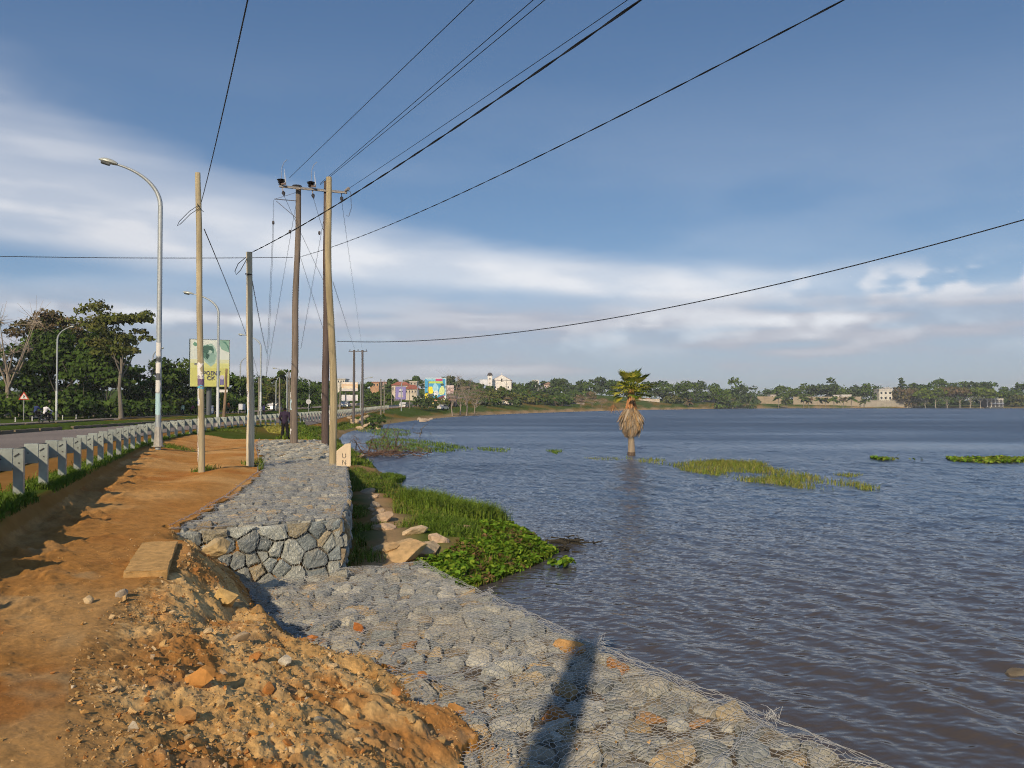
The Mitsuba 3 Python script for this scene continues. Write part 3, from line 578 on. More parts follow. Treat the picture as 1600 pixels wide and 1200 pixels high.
# the milestone on the edge of the wall
ms = MB(); w, h, dth = .45, .74, .16
P = sg.Polygon([(0, 0), (w, 0), (w, h), (.60 * w, h * .97), (0, h * .68)]); m = trimesh.creation.extrude_polygon(P.buffer(-.015).buffer(.015, quad_segs=2), dth, engine='earcut')
mp = on(526, 728, ZUP); O = np.array([mp[0] - .01, mp[1], ZUP - .02]); Mm = frame([0, 0, 0], [1, .12, 0], [0, 0, 1])
vv = m.vertices @ Mm.T + O - Mm[:, 2] * dth; ms.raw(vv[m.faces].reshape(-1, 3), np.arange(len(m.faces) * 3).reshape(-1, 3), [.72, .58, .40])
stn = thing('boundary_stone', 'cream boundary stone with a slanted top lettered on the wall edge', 'boundary stone')
put('post', ms, 'plaster', parent=stn)
for ch, zz in (('U', .27), ('N', .055)):
    t = meshkit.text_mesh(ch, .15, .006); put('letter', MB().raw((t.vertices + [.17, zz, .0005]) @ Mm.T + O, t.faces, [.06, .05, .05]), 'paint', parent=stn)
# ------------------------------------------------------------------ guardrail
def along(S, off=0.):
    c = np.array([np.interp(S, RAIL_S, RAIL[:, k]) for k in range(3)]); e = .5
    t = np.array([np.interp(S + e, RAIL_S, RAIL[:, k]) - np.interp(S - e, RAIL_S, RAIL[:, k]) for k in range(3)]); t[2] = 0; t /= np.linalg.norm(t)
    n = np.array([t[1], -t[0], 0]); return c + n * off, t, n
GALV = (.31, .345, .315)
gr = thing('guardrail', 'long grey steel guardrail on close-set posts between the road and the dirt path', 'guardrail')
pr = np.array([(-.155, 0.0), (-.13, .035), (-.07, .075), (-.02, .02), (.02, .02), (.07, .075), (.13, .035), (.155, 0)])   # height, depth
Sb = np.concatenate([np.arange(1, 60, 1.), np.arange(60, 250, 4.)]); sec = []
for S in Sb:
    c, t, n = along(S, -.30); sec.append([c + [0, 0, .60 + a] - n * b for a, b in pr])
sec = np.array(sec); back = sec + np.array([along(S)[2] for S in Sb])[:, None] * .012
def loft(sec):
    n, m = sec.shape[:2]; i, j = np.meshgrid(np.arange(n - 1), np.arange(m - 1), indexing='ij')
    return sec.reshape(-1, 3), np.stack([i * m + j, i * m + j + 1, (i + 1) * m + j + 1, (i + 1) * m + j], -1).reshape(-1, 4)
bm = MB(); bm.raw(*loft(sec), (.36, .38, .38)); bm.raw(*loft(back), (.36, .38, .38)); put('beam', bm, 'galvanised', parent=gr)
rr = rng(81)
def post_mesh(S, far):
    c, t, n = along(S); M = np.stack([n, t, [0, 0, 1.]], 1); lean = rr.normal(0, .006, 2); M[:, 2] += n * lean[0] + t * lean[1]; tint = rr.uniform(.9, 1.08)
    p, sp = MB(), MB(); col = np.array(GALV) * tint
    L = lambda q: c + M @ np.asarray(q, float)
    zb = -.25
    p.box(L([.0, .0, (zb + .80) / 2]), [.14, .012, .80 - zb], col, M)                       # web facing along the road
    if not far:
        p.box(L([.066, .06, (zb + .795) / 2]), [.010, .108, .795 - zb], col, M); p.box(L([-.066, .06, (zb + .795) / 2]), [.010, .108, .795 - zb], col, M)
    sp.box(L([-.19, -.003, .63]), [.22, .016, .35], col * 1.02, M)
    if not far:
        sp.box(L([-.19, .05, .80 + .003]), [.22, .10, .008], col, M); sp.box(L([-.296, .045, .63]), [.008, .09, .34], col, M)
        sp.box(L([-.11 + .09, -.0145, .70]), [.085, .008, .022], (.05, .05, .05), M @ np.array([[.82, 0, -.57], [0, 1, 0], [.57, 0, .82]])); sp.box(L([.01, -.013, .575]), [.02, .012, .02], (.06, .06, .06), M)
        sp.box(L([-.235, -.0145, .64]), [.02, .008, .02], (.06, .06, .06), M)
    return p, sp
for S in np.arange(2.2, 200, 2.0):
    far = S > 70; p, sp = post_mesh(S, far); k = put('post', p, 'galvanised', parent=gr); put('spacer', sp, 'galvanised', parent=k)

# ------------------------------------------------------------------ timber poles
def polemesh(a, b, r0, r1, col, seed, wob=.02):
    r = rng(seed); q = np.linspace(0, 1, 26)[:, None]; P = np.asarray(a) * (1 - q) + np.asarray(b) * q
    w = np.stack([gaussian_filter(r.normal(0, 1, 26), 3) for _ in range(2)], 1) * wob * 3; w -= w[:1]; P[:, :2] += w * np.minimum(q * 4, 1)
    rad = (r0 + (r1 - r0) * q[:, 0]) * (1 + gaussian_filter(r.normal(0, 1, 26), 1) * .05)
    return MB().tube(P, rad, col, 14), P, rad
def patch(mb, P, rad, z0, z1, a0, a1, col, seed, torn=.25):
    """torn paper pasted round a pole between two heights and two bearings (degrees, 0 = towards -y, left positive)"""
    r = rng(seed); zs = np.linspace(z0, z1, 9); aa = np.radians(np.linspace(a0, a1, 7)); v = []
    lo, hi = 1 + gaussian_filter(r.normal(0, 1, 9), .8) * torn * 2, 1 + gaussian_filter(r.normal(0, 1, 9), .8) * torn * 2
    mid, half = aa.mean(), (aa[-1] - aa[0]) / 2
    for k, z in enumerate(zs):
        c = np.array([np.interp(z, P[:, 2], P[:, 0]), np.interp(z, P[:, 2], P[:, 1])]); R_ = np.interp(z, P[:, 2], rad) + .004
        for u in np.linspace(-1, 1, 7):
            a = mid + half * u * (lo[k] if u < 0 else hi[k]) ; v.append([c[0] - R_ * math.sin(a), c[1] - R_ * math.cos(a), z + (r.normal(0, .012) if k in (0, 8) else 0)])
    i, j = np.meshgrid(np.arange(8), np.arange(6), indexing='ij')
    mb.raw(v, np.stack([i * 7 + j, i * 7 + j + 1, (i + 1) * 7 + j + 1, (i + 1) * 7 + j], -1).reshape(-1, 4), col)
PALE, DARK = (.42, .36, .23), (.115, .085, .075)
POLES = {}
def pole(key, name, label, base, top, r0, r1, col, seed, wob=.02):
    k = thing(name, label, 'utility pole'); mb, P, rad = polemesh(base, top, r0, r1, col, seed, wob); put('shaft', mb, 'wood', True, parent=k); POLES[key] = (k, P, rad); return k
WHITE, BLUE = (.78, .76, .72), (.12, .20, .50)
b1 = on(315, 738, 1.86); b1[2] -= .2; t1 = at(312.5, 270, b1[1])
pole('a', 'wooden_pole', 'pale wooden pole covered with torn white and blue posters, nearest on the path', b1, t1, .092, .074, PALE, 1)
k, P, rad = POLES['a']
def posters(key, rows):
    k, P, rad = POLES[key]
    for i, (y0, y1, a0, a1, col) in enumerate(rows):
        Y = P[0, 1]; z0, z1 = at(0, y1, Y)[2], at(0, y0, Y)[2]; mb = MB(); patch(mb, P, rad, z0, z1, a0, a1, col, 900 + i + int(Y * 10)); put('poster', mb, 'paint', parent=k)
posters('a', [(567, 592, -70, 95, WHITE), (588, 603, -90, 80, (.16, .10, .20)), (602, 607, -95, 95, (.10, .42, .62)), (607, 634, 15, 95, WHITE), (622, 632, 35, 100, BLUE), (650, 668, 20, 90, (.55, .52, .42)), (668, 722, 42, 92, WHITE)])
b2 = on(391, 729, 1.80); b2[2] -= .2; t2 = at(388, 394, b2[1])
pole('b', 'wooden_pole', 'shorter greyish wooden pole with white posters, standing right of the poster-covered one', b2, t2, .118, .088, (.60, .53, .38), 2)
posters('b', [(600, 628, 25, 100, WHITE), (612, 620, 35, 90, (.10, .08, .08)), (628, 640, 30, 95, (.80, .76, .70)), (640, 655, 40, 100, (.50, .66, .75)), (655, 690, 62, 95, WHITE)])
b3 = on(459, 694, 1.70); Y3 = b3[1]; t3 = at(465, 290, Y3); b3[2] -= .3
pole('c', 'wooden_pole', 'weathered grey wooden pole carrying the left half of the crossarm', b3, t3, .19, .125, (.20, .165, .135), 3, .05)
posters('c', [(613, 624, 40, 85, WHITE), (624, 640, 30, 90, (.52, .68, .75)), (670, 678, 30, 85, WHITE)])
b4 = at(508, 704, Y3 - .5); t4 = at(510.5, 283, Y3 - .5); b4[2] -= .5
pole('d', 'wooden_pole', 'dark brown wooden pole half hidden behind the pale one on the wall edge', b4, t4, .185, .125, DARK, 4, .03)
posters('d', [(614, 623, 60, 100, WHITE)])
b5 = on(520.5, 728, 1.70); b5[2] -= .3; t5 = at(509, 276, b5[1])
pole('e', 'wooden_pole', 'pale yellowish wooden pole beside the boundary stone on the wall edge', b5, t5, .122, .098, (.37, .31, .19), 5, .05)
posters('e', [(634, 664, 45, 75, (.85, .78, .66))])
# a stout pole behind the camera, on the path: its shadow lies across the netting in front
g = gz(-1.9, -3.2)[0]; pole('f', 'wooden_pole', 'stout wooden pole on the path whose shadow falls across the netting in front', [-1.9, -3.2, g - .2], [-1.85, -3.25, g + 6.5], .27, .17, PALE, 6)

# ---- crossarm with its insulators and fuses on the pair of poles
ca = thing('crossarm', 'steel crossarm with brown insulators across the tops of two poles', 'power line')
cl_, cr_ = at(437, 291, Y3 - .32), at(542, 301, Y3 - .75); dx = cr_ - cl_; Lc = np.linalg.norm(dx); M = frame([0, 0, 0], dx, [0, 0, 1]); mid = (cl_ + cr_) / 2
def bar(p, q, w, h, col):
    p, q = np.asarray(p, float), np.asarray(q, float); M = frame(p, q, [0, 0, 1] if abs((q - p)[2]) < .95 * np.linalg.norm(q - p) else [0, 1, 0]); return (p + q) / 2, [np.linalg.norm(q - p), h, w], M
c_, s_, m_ = bar(cl_, cr_, .10, .11, 0); put('channel', MB().box(c_, s_, (.12, .12, .13), m_).box(c_ + m_[:, 2] * .07 - m_[:, 1] * .05, [s_[0], .012, .08], (.42, .36, .30), m_), 'galvanised', parent=ca)
def pin(c, s=1.): 
    m = MB(); c = np.asarray(c, float)
    for k in range(4):
        z = .05 + .075 * k; r0 = (.15 + .022 * k) * s; m.tube([c + [0, 0, z * s], c + [0, 0, (z + .012) * s], c + [0, 0, (z + .05) * s], c + [0, 0, (z + .07) * s]], [.06 * s, r0, r0 * .55, .05 * s], (.045, .03, .028), 12)
    return m
pins = [at(439.5, 290, Y3 - .3), at(486, 294, Y3 - .5)]
for p in pins: put('insulator', pin(p), 'galvanised', parent=ca)
put('insulator', MB().tube([at(464, 293, Y3 - .1) + [0, 0, z] for z in (0, .03, .10, .12)], [.10, .27, .22, .03], (.06, .055, .055), 14), 'galvanised', parent=ca)
put('insulator', MB().tube([at(540, 298, Y3 - .8), at(545, 294.5, Y3 - 1.0)], [.07, .085], (.40, .36, .32), 8), 'galvanised', parent=ca)
fz = []
for (x0, y0), (x1, y1) in (((441, 294), (444, 306)), ((488, 298), (490, 310)), ((533.5, 302), (534, 315))):
    p, q = at(x0, y0, Y3 - .5), at(x1, y1, Y3 - .7); m = MB(); m.tube([p, p * .65 + q * .35], .022, (.5, .38, .28), 6); m.tube([p * .6 + q * .4, p * .45 + q * .55, p * .3 + q * .7, q], [.03, .085, .085, .03], (.05, .045, .05), 8); fz.append(q); put('fuse', m, 'galvanised', parent=ca)
st = MB()
for p, d in ((pins[0], (.38, .55)), (pins[1], (.45, .6))):
    st.tube([p + [.25, -.2, .0], p + [.30, -.3, .12], p + [.22, -.3, .75]], [.05, .03, .008], (.62, .64, .68), 5); st.tube([p + [0, 0, .3], p + [.03, 0, .9], p + [.12, 0, 1.15], p + [.28, 0, 1.3]], .014, (.10, .11, .14), 5)
    st.tube([p + [.05, -.1, .05], p + [.30, -.4, -.02]], .05, (.30, .22, .18), 6)
put('jumper', st, 'galvanised', parent=ca)
br = MB(); a_ = at(428.5, 311, Y3 - .6)
br.tube([a_, at(464, 314, Y3 - .15)], .022, (.16, .16, .18), 5); br.tube([a_ + [.1, 0, -.1], at(462, 340, Y3 - .1)], .016, (.20, .20, .22), 5); br.tube([at(430, 311, Y3 - .6), at(462, 301, Y3 - .1)], .010, (.2, .2, .22), 5); br.tube([at(540, 297, Y3 - 1), at(548, 300, Y3 - 1), at(549, 325, Y3 - 1), at(545, 338, Y3 - 1), at(541, 337, Y3 - 1)], .014, (.12, .13, .16), 5)
put('bracket', br, 'galvanised', parent=ca)

# ------------------------------------------------------------------ wires
WIRE = (.022, .022, .026)
def sag(a, b, s, n=40):
    q = np.linspace(0, 1, n)[:, None]; P = np.asarray(a) * (1 - q) + np.asarray(b) * q; P[:, 2] -= 4 * s * (q * (1 - q))[:, 0]; return P
def through(A, Bp, ext=2.4, s=.0, n=60):
    """a span that starts at A, passes B and goes on"""
    A, Bp = np.asarray(A), np.asarray(Bp); return sag(A, A + (Bp - A) * ext, s, n)
def wire(label, P, r, name='cable', group=None, twist=0):
    mb = MB()
    if twist:
        P = np.asarray(P); L = np.concatenate([[0], np.cumsum(np.linalg.norm(np.diff(P, axis=0), axis=1))]); q = np.arange(0, min(L[-1], 60), .16); Q = np.stack([np.interp(q, L, P[:, k]) for k in range(3)], 1)
        for k in range(2):
            ph = q / .8 * 2 * np.pi / 2 + k * np.pi; o = np.stack([np.cos(ph) * .7, np.cos(ph) * .3, np.sin(ph)], 1) * r * .75; mb.tube(Q + o, r * .72, WIRE, 5)
    else: mb.tube(P, r, WIRE, 5)
    return tag(put(name, mb, 'paint', True), label, 'cable', group)
wire('thin power line from the left insulator up across the sky, leftmost of the three', through(at(452, 278, Y3 - .5), at(740, 0, 18.5), 2.2, 0), .011)
wire('thin power line running beside its twin from the middle insulator, the upper one', through(at(500, 287, Y3 - .7), at(833, 0, 18.5), 2.2, 0), .011)
wire('thin power line running beside its twin from the middle insulator, the lower one', through(at(500, 289, Y3 - .7), at(847, 0, 18.3), 2.2, .05), .011)
wire('thin power line from the right end of the crossarm to the top of the sky', through(at(545, 294.5, Y3 - 1), at(966, 0, 18.5), 2.2, .15), .010)
def fitspan(pts, n=70, ext=1.35):
    """a smooth span through points in order, carried on past the last"""
    P = np.asarray(pts, float); u = np.linspace(0, 1, len(P)); k = min(2, len(P) - 1); q = np.linspace(0, ext, n)
    return np.stack([np.polyval(np.polyfit(u, P[:, c], k), q) for c in range(3)], 1)
def span(px, Ys, ext=1.3):
    """a sagging wire: the horizontal track is straight between the ends, heights by a parabola"""
    E = np.array([at(x, y, Y) for (x, y), Y in zip(px, Ys)]); a, b = E[0], E[-1]; pts = [a]
    for (x, y) in px[1:-1]:
        r = px2ray(x, y); d = b - a; t = (r[0] * (a[1]) - r[1] * a[0]) / (r[1] * d[0] - r[0] * d[1]); Yq = a[1] + t * d[1]; pts.append(EYE + r * (Yq / r[1]))
    pts.append(b); P = np.array(pts); t = ((P - a)[:, :2] @ (b - a)[:2]) / ((b - a)[:2] @ (b - a)[:2]); co = np.polyfit(t, P[:, 2], 2); q = np.linspace(0, ext, 90)
    return np.column_stack([a[0] + (b - a)[0] * q, a[1] + (b - a)[1] * q, np.polyval(co, q)])
wire('thick twisted black cable rising from the short greyish pole across the sky', span([(394, 394), (690, 214), (1001, 0)], [b2[1], 0, 8.0], 1.5), .0115, twist=1)
wire('twisted black cable from the grey pole rising to the upper right edge', span([(470, 401), (660, 329), (880, 226), (1120, 105), (1315, 0)], [Y3 - .2, 0, 0, 0, 10.5], 1.4), .0105, twist=1)
wire('slack black cable sagging low over the lake to the right edge', span([(527, 531), (640, 537), (850, 514), (1200, 442), (1600, 347)], [b5[1], 0, 0, 0, 13.], 1.25), .011)
wire('thin cable running up from the poster-covered pole to the top edge', span([(314, 318), (345, 190), (387, 0)], [b1[1], 0, 9.5], 1.5), .010)
wire('thin level cable crossing the left sky to the grey pole', np.array(span([(0, 400.5), (200, 403), (458, 402)], [34., 0, Y3 - .2], 1.0)), .016)
wire('thin cable falling from the poster-covered pole behind the short pole', span([(319, 358), (368, 478), (404, 590)], [b1[1], 0, 95.], 1.0), .014)
wire('black drop cable forming the left arm of a V behind the short pole', span([(393, 433), (402, 482), (417, 552)], [b2[1], 0, 52.], 1.0), .014)
for k, (p, q, Y0, Y1) in enumerate([((428, 312), (414, 640), Y3 - .6, 46.), ((463, 316), (398, 690), Y3, 43.), ((444, 306), (506, 440), Y3 - .7, Y3 - .5), ((490, 310), (506, 362), Y3 - .7, Y3 - .5),
        ((508, 330), (470, 545), Y3 - .4, Y3 - .3), ((466, 390), (507, 520), Y3, Y3 - .4), ((534, 315), (566, 546), Y3 - .7, 118.), ((520, 440), (555, 548), b5[1] + .2, 118.), ((428, 345), (420, 545), Y3 - .6, 60.)]):
    wire(['thin stay wire hanging from the tip of the bracket left of the grey pole', 'thin stay wire from the head of the grey pole down to its left', 'short stay wire from the left fuse to behind the pale pole', 'short stay wire from the middle fuse to the pale pole', 'stay wire slanting down left from the pale pole to the grey one', 'stay wire crossing right from the grey pole to the brown one', 'long wire from the right fuse to the far pole pair', 'long thin wire from the pale pole to the far pole pair', 'thin stay wire just below the left stay insulator'][k], sag(at(*p, Y0), at(*q, Y1), .05, 12), .009, 'stay_wire', 'thin wires hanging between the tall poles')
for k, (p, Yq) in enumerate((((427, 348), Y3 - .6), ((453, 362), Y3), ((499, 364), Y3 - .4))):
    tag(put('stay_insulator', MB().tube([at(p[0], p[1] - 3, Yq), at(p[0], p[1] - 2, Yq), at(p[0], p[1] + 2, Yq), at(p[0], p[1] + 3, Yq)], [.02, .06, .06, .02], (.07, .06, .06), 8), 'galvanised', True), ['leftmost small dark insulator strung on a stay wire', 'small dark insulator on the stay wire left of the grey pole', 'small dark insulator on the stay wire left of the pale pole'][k], 'insulator', 'insulators on the stay wires')
tag(put('cable_loop', MB().tube([at(311, 320, b1[1] - .1), at(296, 330, b1[1] - .15), at(280, 346, b1[1] - .2), at(277, 353, b1[1] - .2), at(282, 350, b1[1] - .2), at(298, 334, b1[1] - .15), at(312, 325, b1[1] - .1)], .009, WIRE, 5).tube([at(308, 318, b1[1] - .1), at(313, 326, b1[1] - .1), at(318, 331, b1[1] - .1)], .009, WIRE, 5), 'paint', True), 'loop of spare cable hanging from the poster-covered pole', 'cable')
tag(put('cable_loop', MB().tube([at(384, 402, b2[1] - .1), at(372, 412, b2[1] - .15), at(367, 424, b2[1] - .2), at(369, 429, b2[1] - .2), at(376, 422, b2[1] - .15), at(386, 404, b2[1] - .1)], .012, WIRE, 5).tube([at(383, 428, b2[1] - .13), at(394, 429, b2[1] - .13)], .02, WIRE, 5), 'paint', True), 'loop of spare cable at the head of the short greyish pole', 'cable')

# ------------------------------------------------------------------ street lamps
STEEL = (.40, .44, .45)
def lamp(base, H, arm, label, group=None, r0=.115, r1=.055, rise=.62, stickers=(), base_plate=True):
    k = thing('street_lamp', label, 'street lamp', group); b = np.asarray(base, float); hz = H * .86; a = np.array([arm, 0, 0.]) if np.isscalar(arm) else np.asarray(arm, float)
    u = np.linspace(0, 1, 16) ** .9; th = u * math.radians(74); Rr = np.linalg.norm(a)
    cx, cz = np.sin(th), 1 - np.cos(th)
    curve = b + np.array([0, 0, hz]) + np.outer((1 - np.cos(th)) / (1 - math.cos(math.radians(74))) * .80, a) + np.outer(np.sin(th) / math.sin(math.radians(74)) * (H - hz), [0, 0, 1.])
    pts = np.vstack([[b - [0, 0, .1], b + [0, 0, hz * .3], b + [0, 0, hz * .7]], curve]); n = len(pts)
    put('pole', MB().tube(pts, np.interp(np.arange(n), [0, 2, n - 1], [r0, (r0 + r1) * .55, r1 * .7]), STEEL, 10), 'galvanised', True, parent=k)
    e = curve[-1]; d = curve[-1] - curve[-2]; d /= np.linalg.norm(d); L = np.linalg.norm(a) * .34
    hd = MB(); q = np.linspace(0, 1, 9); w = np.sin(np.pi * np.clip(q * .93 + .07, 0, 1)) ** .6 * .15 * (H / 10.) + .02; upv = np.array([0, 0, 1.]); sd = np.cross(d, upv); sd /= np.linalg.norm(sd); uv_ = np.cross(sd, d)
    V = []
    for s, ww in zip(q, w):
        for ang in np.linspace(0, 2 * np.pi, 11)[:-1]:
            V.append(e + d * (L * s - .05) + sd * ww * math.cos(ang) + uv_ * ww * (.75 if math.sin(ang) > 0 else .30) * math.sin(ang))
    i, j = np.meshgrid(np.arange(8), np.arange(10), indexing='ij'); f = np.stack([i * 10 + j, i * 10 + (j + 1) % 10, (i + 1) * 10 + (j + 1) % 10, (i + 1) * 10 + j], -1).reshape(-1, 4)
    hd.raw(V, f, (.52, .55, .50)); put('lantern', hd, 'galvanised', True, parent=k)
    lens = MB(); lens.tube([e + d * L * .30 - uv_ * .035, e + d * L * .75 - uv_ * .035], [.10 * H / 10, .09 * H / 10], (.16, .17, .17), 8); put('lens', lens, 'galvanised', True, parent=k)
    if base_plate: put('base_plate', MB().box(b + [0, 0, .02], [.34, .34, .04], (.34, .32, .28)).tube([b + [0, 0, .04], b + [0, 0, .5], b + [0, 0, .75]], [.17, .13, .115], (.42, .40, .35), 10), 'galvanised', parent=k)
    P = np.stack([b + [0, 0, z] for z in np.linspace(0, hz, 10)]); rad = np.interp(np.linspace(0, hz, 10), [0, hz * .7], [r0, (r0 + r1) * .55])
    for i_, (z0, z1, a0, a1, col) in enumerate(stickers):
        mb = MB(); patch(mb, P, rad + .004, b[2] + z0, b[2] + z1, a0, a1, col, 500 + i_, .12); put('sticker', mb, 'paint', parent=k)
    return k
lb = on(247, 698, 2.12); Hl = (at(0, 262, lb[1]) - lb)[2]
lamp(lb, Hl, [-1.85, -.55, 0], 'tall grey street lamp curving over the road behind the guardrail, nearest and largest', None, .105, .055, stickers=[(1.2, 2.0, -60, 85, (.42, .62, .66)), (2.05, 2.5, -50, 80, (.66, .66, .62)), (2.5, 2.75, -70, 80, (.10, .11, .12)), (2.75, 3.15, -60, 80, (.70, .70, .66)), (3.2, 3.35, -60, 80, (.08, .09, .10)), (3.4, 3.9, -60, 85, (.66, .66, .63)), (4.3, 4.9, 40, 90, (.72, .72, .70))])
for (bx, by, ty, Y, ax, lab) in ((340, 672, 460, 60., -2.9, 'street lamp curving left in front of the yellow billboard'), (407, 656, 524, 92., -2.9, 'street lamp just right of the short greyish pole'), (88, 653, 512, 88., 2.3, 'street lamp curving right before the dark trees at left'),
        (238, 650, 545, 118., 1.6, 'thin street lamp beside the near lamp post, beyond the far road'), (375, 650, 558, 128., 1.6, 'thin distant street lamp right of the yellow billboard'), (448, 655, 576, 125., -2., 'distant street lamp behind the person on the wall'), (483, 646, 590, 165., -2., 'distant street lamp behind the round road sign'),
        (563, 655, 590, 150., 2.2, 'street lamp standing right beside the thin power pole pair'), (431, 648, 590, 160., 2., 'far street lamp left of the person on the wall'), (627, 644, 594, 190., 2., 'far street lamp by the purple billboard'), (652, 641, 600, 230., 2., 'far street lamp left of the bright billboard')):
    b = at(bx, by, Y); t = at(bx, ty, Y); b[2] = min(b[2], gz(b[0], b[1])[0]); lamp(b, t[2] - b[2], [ax * (.8 if Y < 100 else 1), -.3, 0], lab, None, .11, .06, base_plate=Y < 70, stickers=[(1.0, 3.2, -80, 80, (.62, .66, .66))] if Y < 93 else ())
# ------------------------------------------------------------------ trees
ORD = ['', 'second ', 'third ', 'fourth ', 'fifth ', 'sixth ', 'seventh ']
def leafquads(C, N, size, r, aspect=1.6, jitter=.7):
    """one small folded leaf-cluster face per centre: quads that face about along N"""
    n = len(C); N = N + r.normal(0, jitter, (n, 3)); N /= np.linalg.norm(N, axis=1, keepdims=True) + 1e-9
    a = np.cross(N, r.normal(0, 1, (n, 3))); a /= np.linalg.norm(a, axis=1, keepdims=True) + 1e-9; b = np.cross(N, a)
    s = size * r.uniform(.6, 1.4, (n, 1)); k = s / aspect
    v = np.stack([C - a * s, C - b * k + N * s * .12, C + a * s, C + b * k - N * s * .12], 1)
    i = np.arange(n) * 4
    return v.reshape(-1, 3), np.vstack([np.stack([i, i + 1, i + 2], 1), np.stack([i, i + 2, i + 3], 1)])
LEAFY = {'dark': [(.042, .078, .017), (.060, .102, .022), (.080, .122, .030)], 'mid': [(.050, .088, .014), (.072, .115, .022), (.090, .130, .028)], 'olive': [(.080, .100, .024), (.105, .122, .032), (.135, .130, .042)],
    'brown': [(.13, .10, .055), (.16, .115, .07), (.10, .10, .035)], 'light': [(.11, .155, .022), (.14, .18, .030), (.09, .13, .02)], 'blue': [(.045, .075, .028), (.06, .09, .034), (.075, .105, .04)], 'dry': [(.24, .17, .10), (.28, .21, .13), (.20, .15, .10)]}
def crown_mesh(blobs, n, size, pal, seed, aspect=1.7, gaps=.45, jitter=.7):
    """leaf clusters over the skins of many lobes; (centre, radii)"""
    r = rng(seed); V, Fc, Cc, o = [], [], [], 0; vol = np.array([np.prod(b[1]) ** (2 / 3) for b in blobs]); cnt = np.maximum((n * vol / vol.sum()).astype(int), 6)
    for (c, rad), m in zip(blobs, cnt):
        d = r.normal(0, 1, (m, 3)); d /= np.linalg.norm(d, axis=1, keepdims=True); d[:, 2] = np.where(d[:, 2] < -.35, -d[:, 2] * .4, d[:, 2])
        P = np.asarray(c) + d * np.asarray(rad) * (r.uniform(.55, 1.06, (m, 1)) ** .7)
        hole = fb(P[:, 0] * 1.1 / size * .35, P[:, 1] * 1.1 / size * .35, P[:, 2] * 1.1 / size * .35, 2, seed) + r.normal(0, .06, m)
        k = hole > gaps - .12; P, d = P[k], d[k]
        if not len(P): continue
        v, f = leafquads(P, d, size, r, aspect, jitter); pal_ = np.array(LEAFY[pal]); base = pal_[r.integers(0, len(pal_))] * .5 + .5 * pal_[r.integers(0, len(pal_), len(P))]
        col = np.repeat(base * r.uniform(.75, 1.3, (len(P), 1)), 4, 0)
        V.append(v); Fc.append(f + o); Cc.append(col); o += len(v)
    return np.vstack(V), np.vstack(Fc), np.vstack(Cc)
BARK = {'grey': (.20, .18, .15), 'brown': (.13, .10, .075), 'pale': (.38, .33, .26)}
def limbs(base, H, split, spread, r, rad, col, n=6, top=.8, lean=(0, 0)):
    mb = MB(); base = np.asarray(base, float); tip = base + [lean[0], lean[1], H * split]
    mb.tube([base - [0, 0, .3], base + [0, 0, H * .05], base * .5 + tip * .5 + r.normal(0, .02 * H, 3) * [1, 1, 0], tip], [rad * 1.6, rad * 1.1, rad * .85, rad * .7], col, 8)
    ends = []
    for k in range(n):
        a = 6.283 * (k + r.uniform(-.3, .3)) / n; q = r.uniform(.55, 1.0); s = base + (tip - base) * q; L = spread * r.uniform(.6, 1.0)
        e = np.array([tip[0] + L * math.cos(a), tip[1] + L * math.sin(a), base[2] + H * r.uniform(split + .1, max(top, split + .15))]); m = s * .5 + e * .5 + [0, 0, -.03 * H]
        mb.tube([s, m, e], [rad * .45, rad * .3, rad * .1], col, 5); ends.append(e)
    return mb, tip, ends
def tree(x, y, H, W, label, pal='dark', n=700, leaf=.5, seed=0, split=.3, kind='round', group=None, name='tree', bark='grey', gaps=.40, z=None, cat='tree', lean=(0, 0), low=.25, jitter=.7):
    r = rng(1000 + seed); base = np.array([x, y, gz(x, y)[0] if z is None else z]); k = thing(name, label, cat, group); rad = max(.05, H * .018)
    mb, tip, ends = limbs(base, H, split, W * .32, r, rad, BARK[bark], 7 if n > 500 else 5, lean=lean); put('trunk', mb, 'wood', True, parent=k)
    B_ = []; cx = base[:2] + np.asarray(lean)
    if kind == 'round':
        for _ in range(11 if n > 500 else 7):
            a, q = r.uniform(0, 6.28), r.uniform(0, 1) ** .6; h = r.uniform(low + .12, .93); w = W * .5 * math.sqrt(max(.1, 1 - ((h - .55) / .5) ** 2)); s = W * r.uniform(.16, .28)
            B_.append(((cx[0] + q * (w - s * .6) * math.cos(a), cx[1] + q * (w - s * .6) * math.sin(a), base[2] + H * h), (s, s, s * r.uniform(.6, .85))))
    elif kind == 'flat':          # spreading, layered
        for _ in range(30 if n > 500 else 14):
            a, q = r.uniform(0, 6.28), r.uniform(0, 1) ** .5; h = r.uniform(.58, .95); s = W * r.uniform(.10, .20); w = W * .5 * (1.05 - .5 * abs(h - .8))
            B_.append(((cx[0] + q * (w - s * .5) * math.cos(a), cx[1] + q * (w - s * .5) * math.sin(a), base[2] + H * h), (s, s, s * r.uniform(.42, .75))))
    elif kind == 'tall':
        for h in np.linspace(low + .08, .95, 9):
            s = W * .5 * (1.05 - .65 * h) * r.uniform(.7, 1.2); B_.append(((cx[0] + r.normal(0, W * .14), cx[1] + r.normal(0, W * .14), base[2] + H * h), (s, s, H * .075)))
    put('crown', crown_mesh(B_, n, leaf, pal, seed + 5, gaps=gaps, jitter=jitter), 'leaf', parent=k); return k
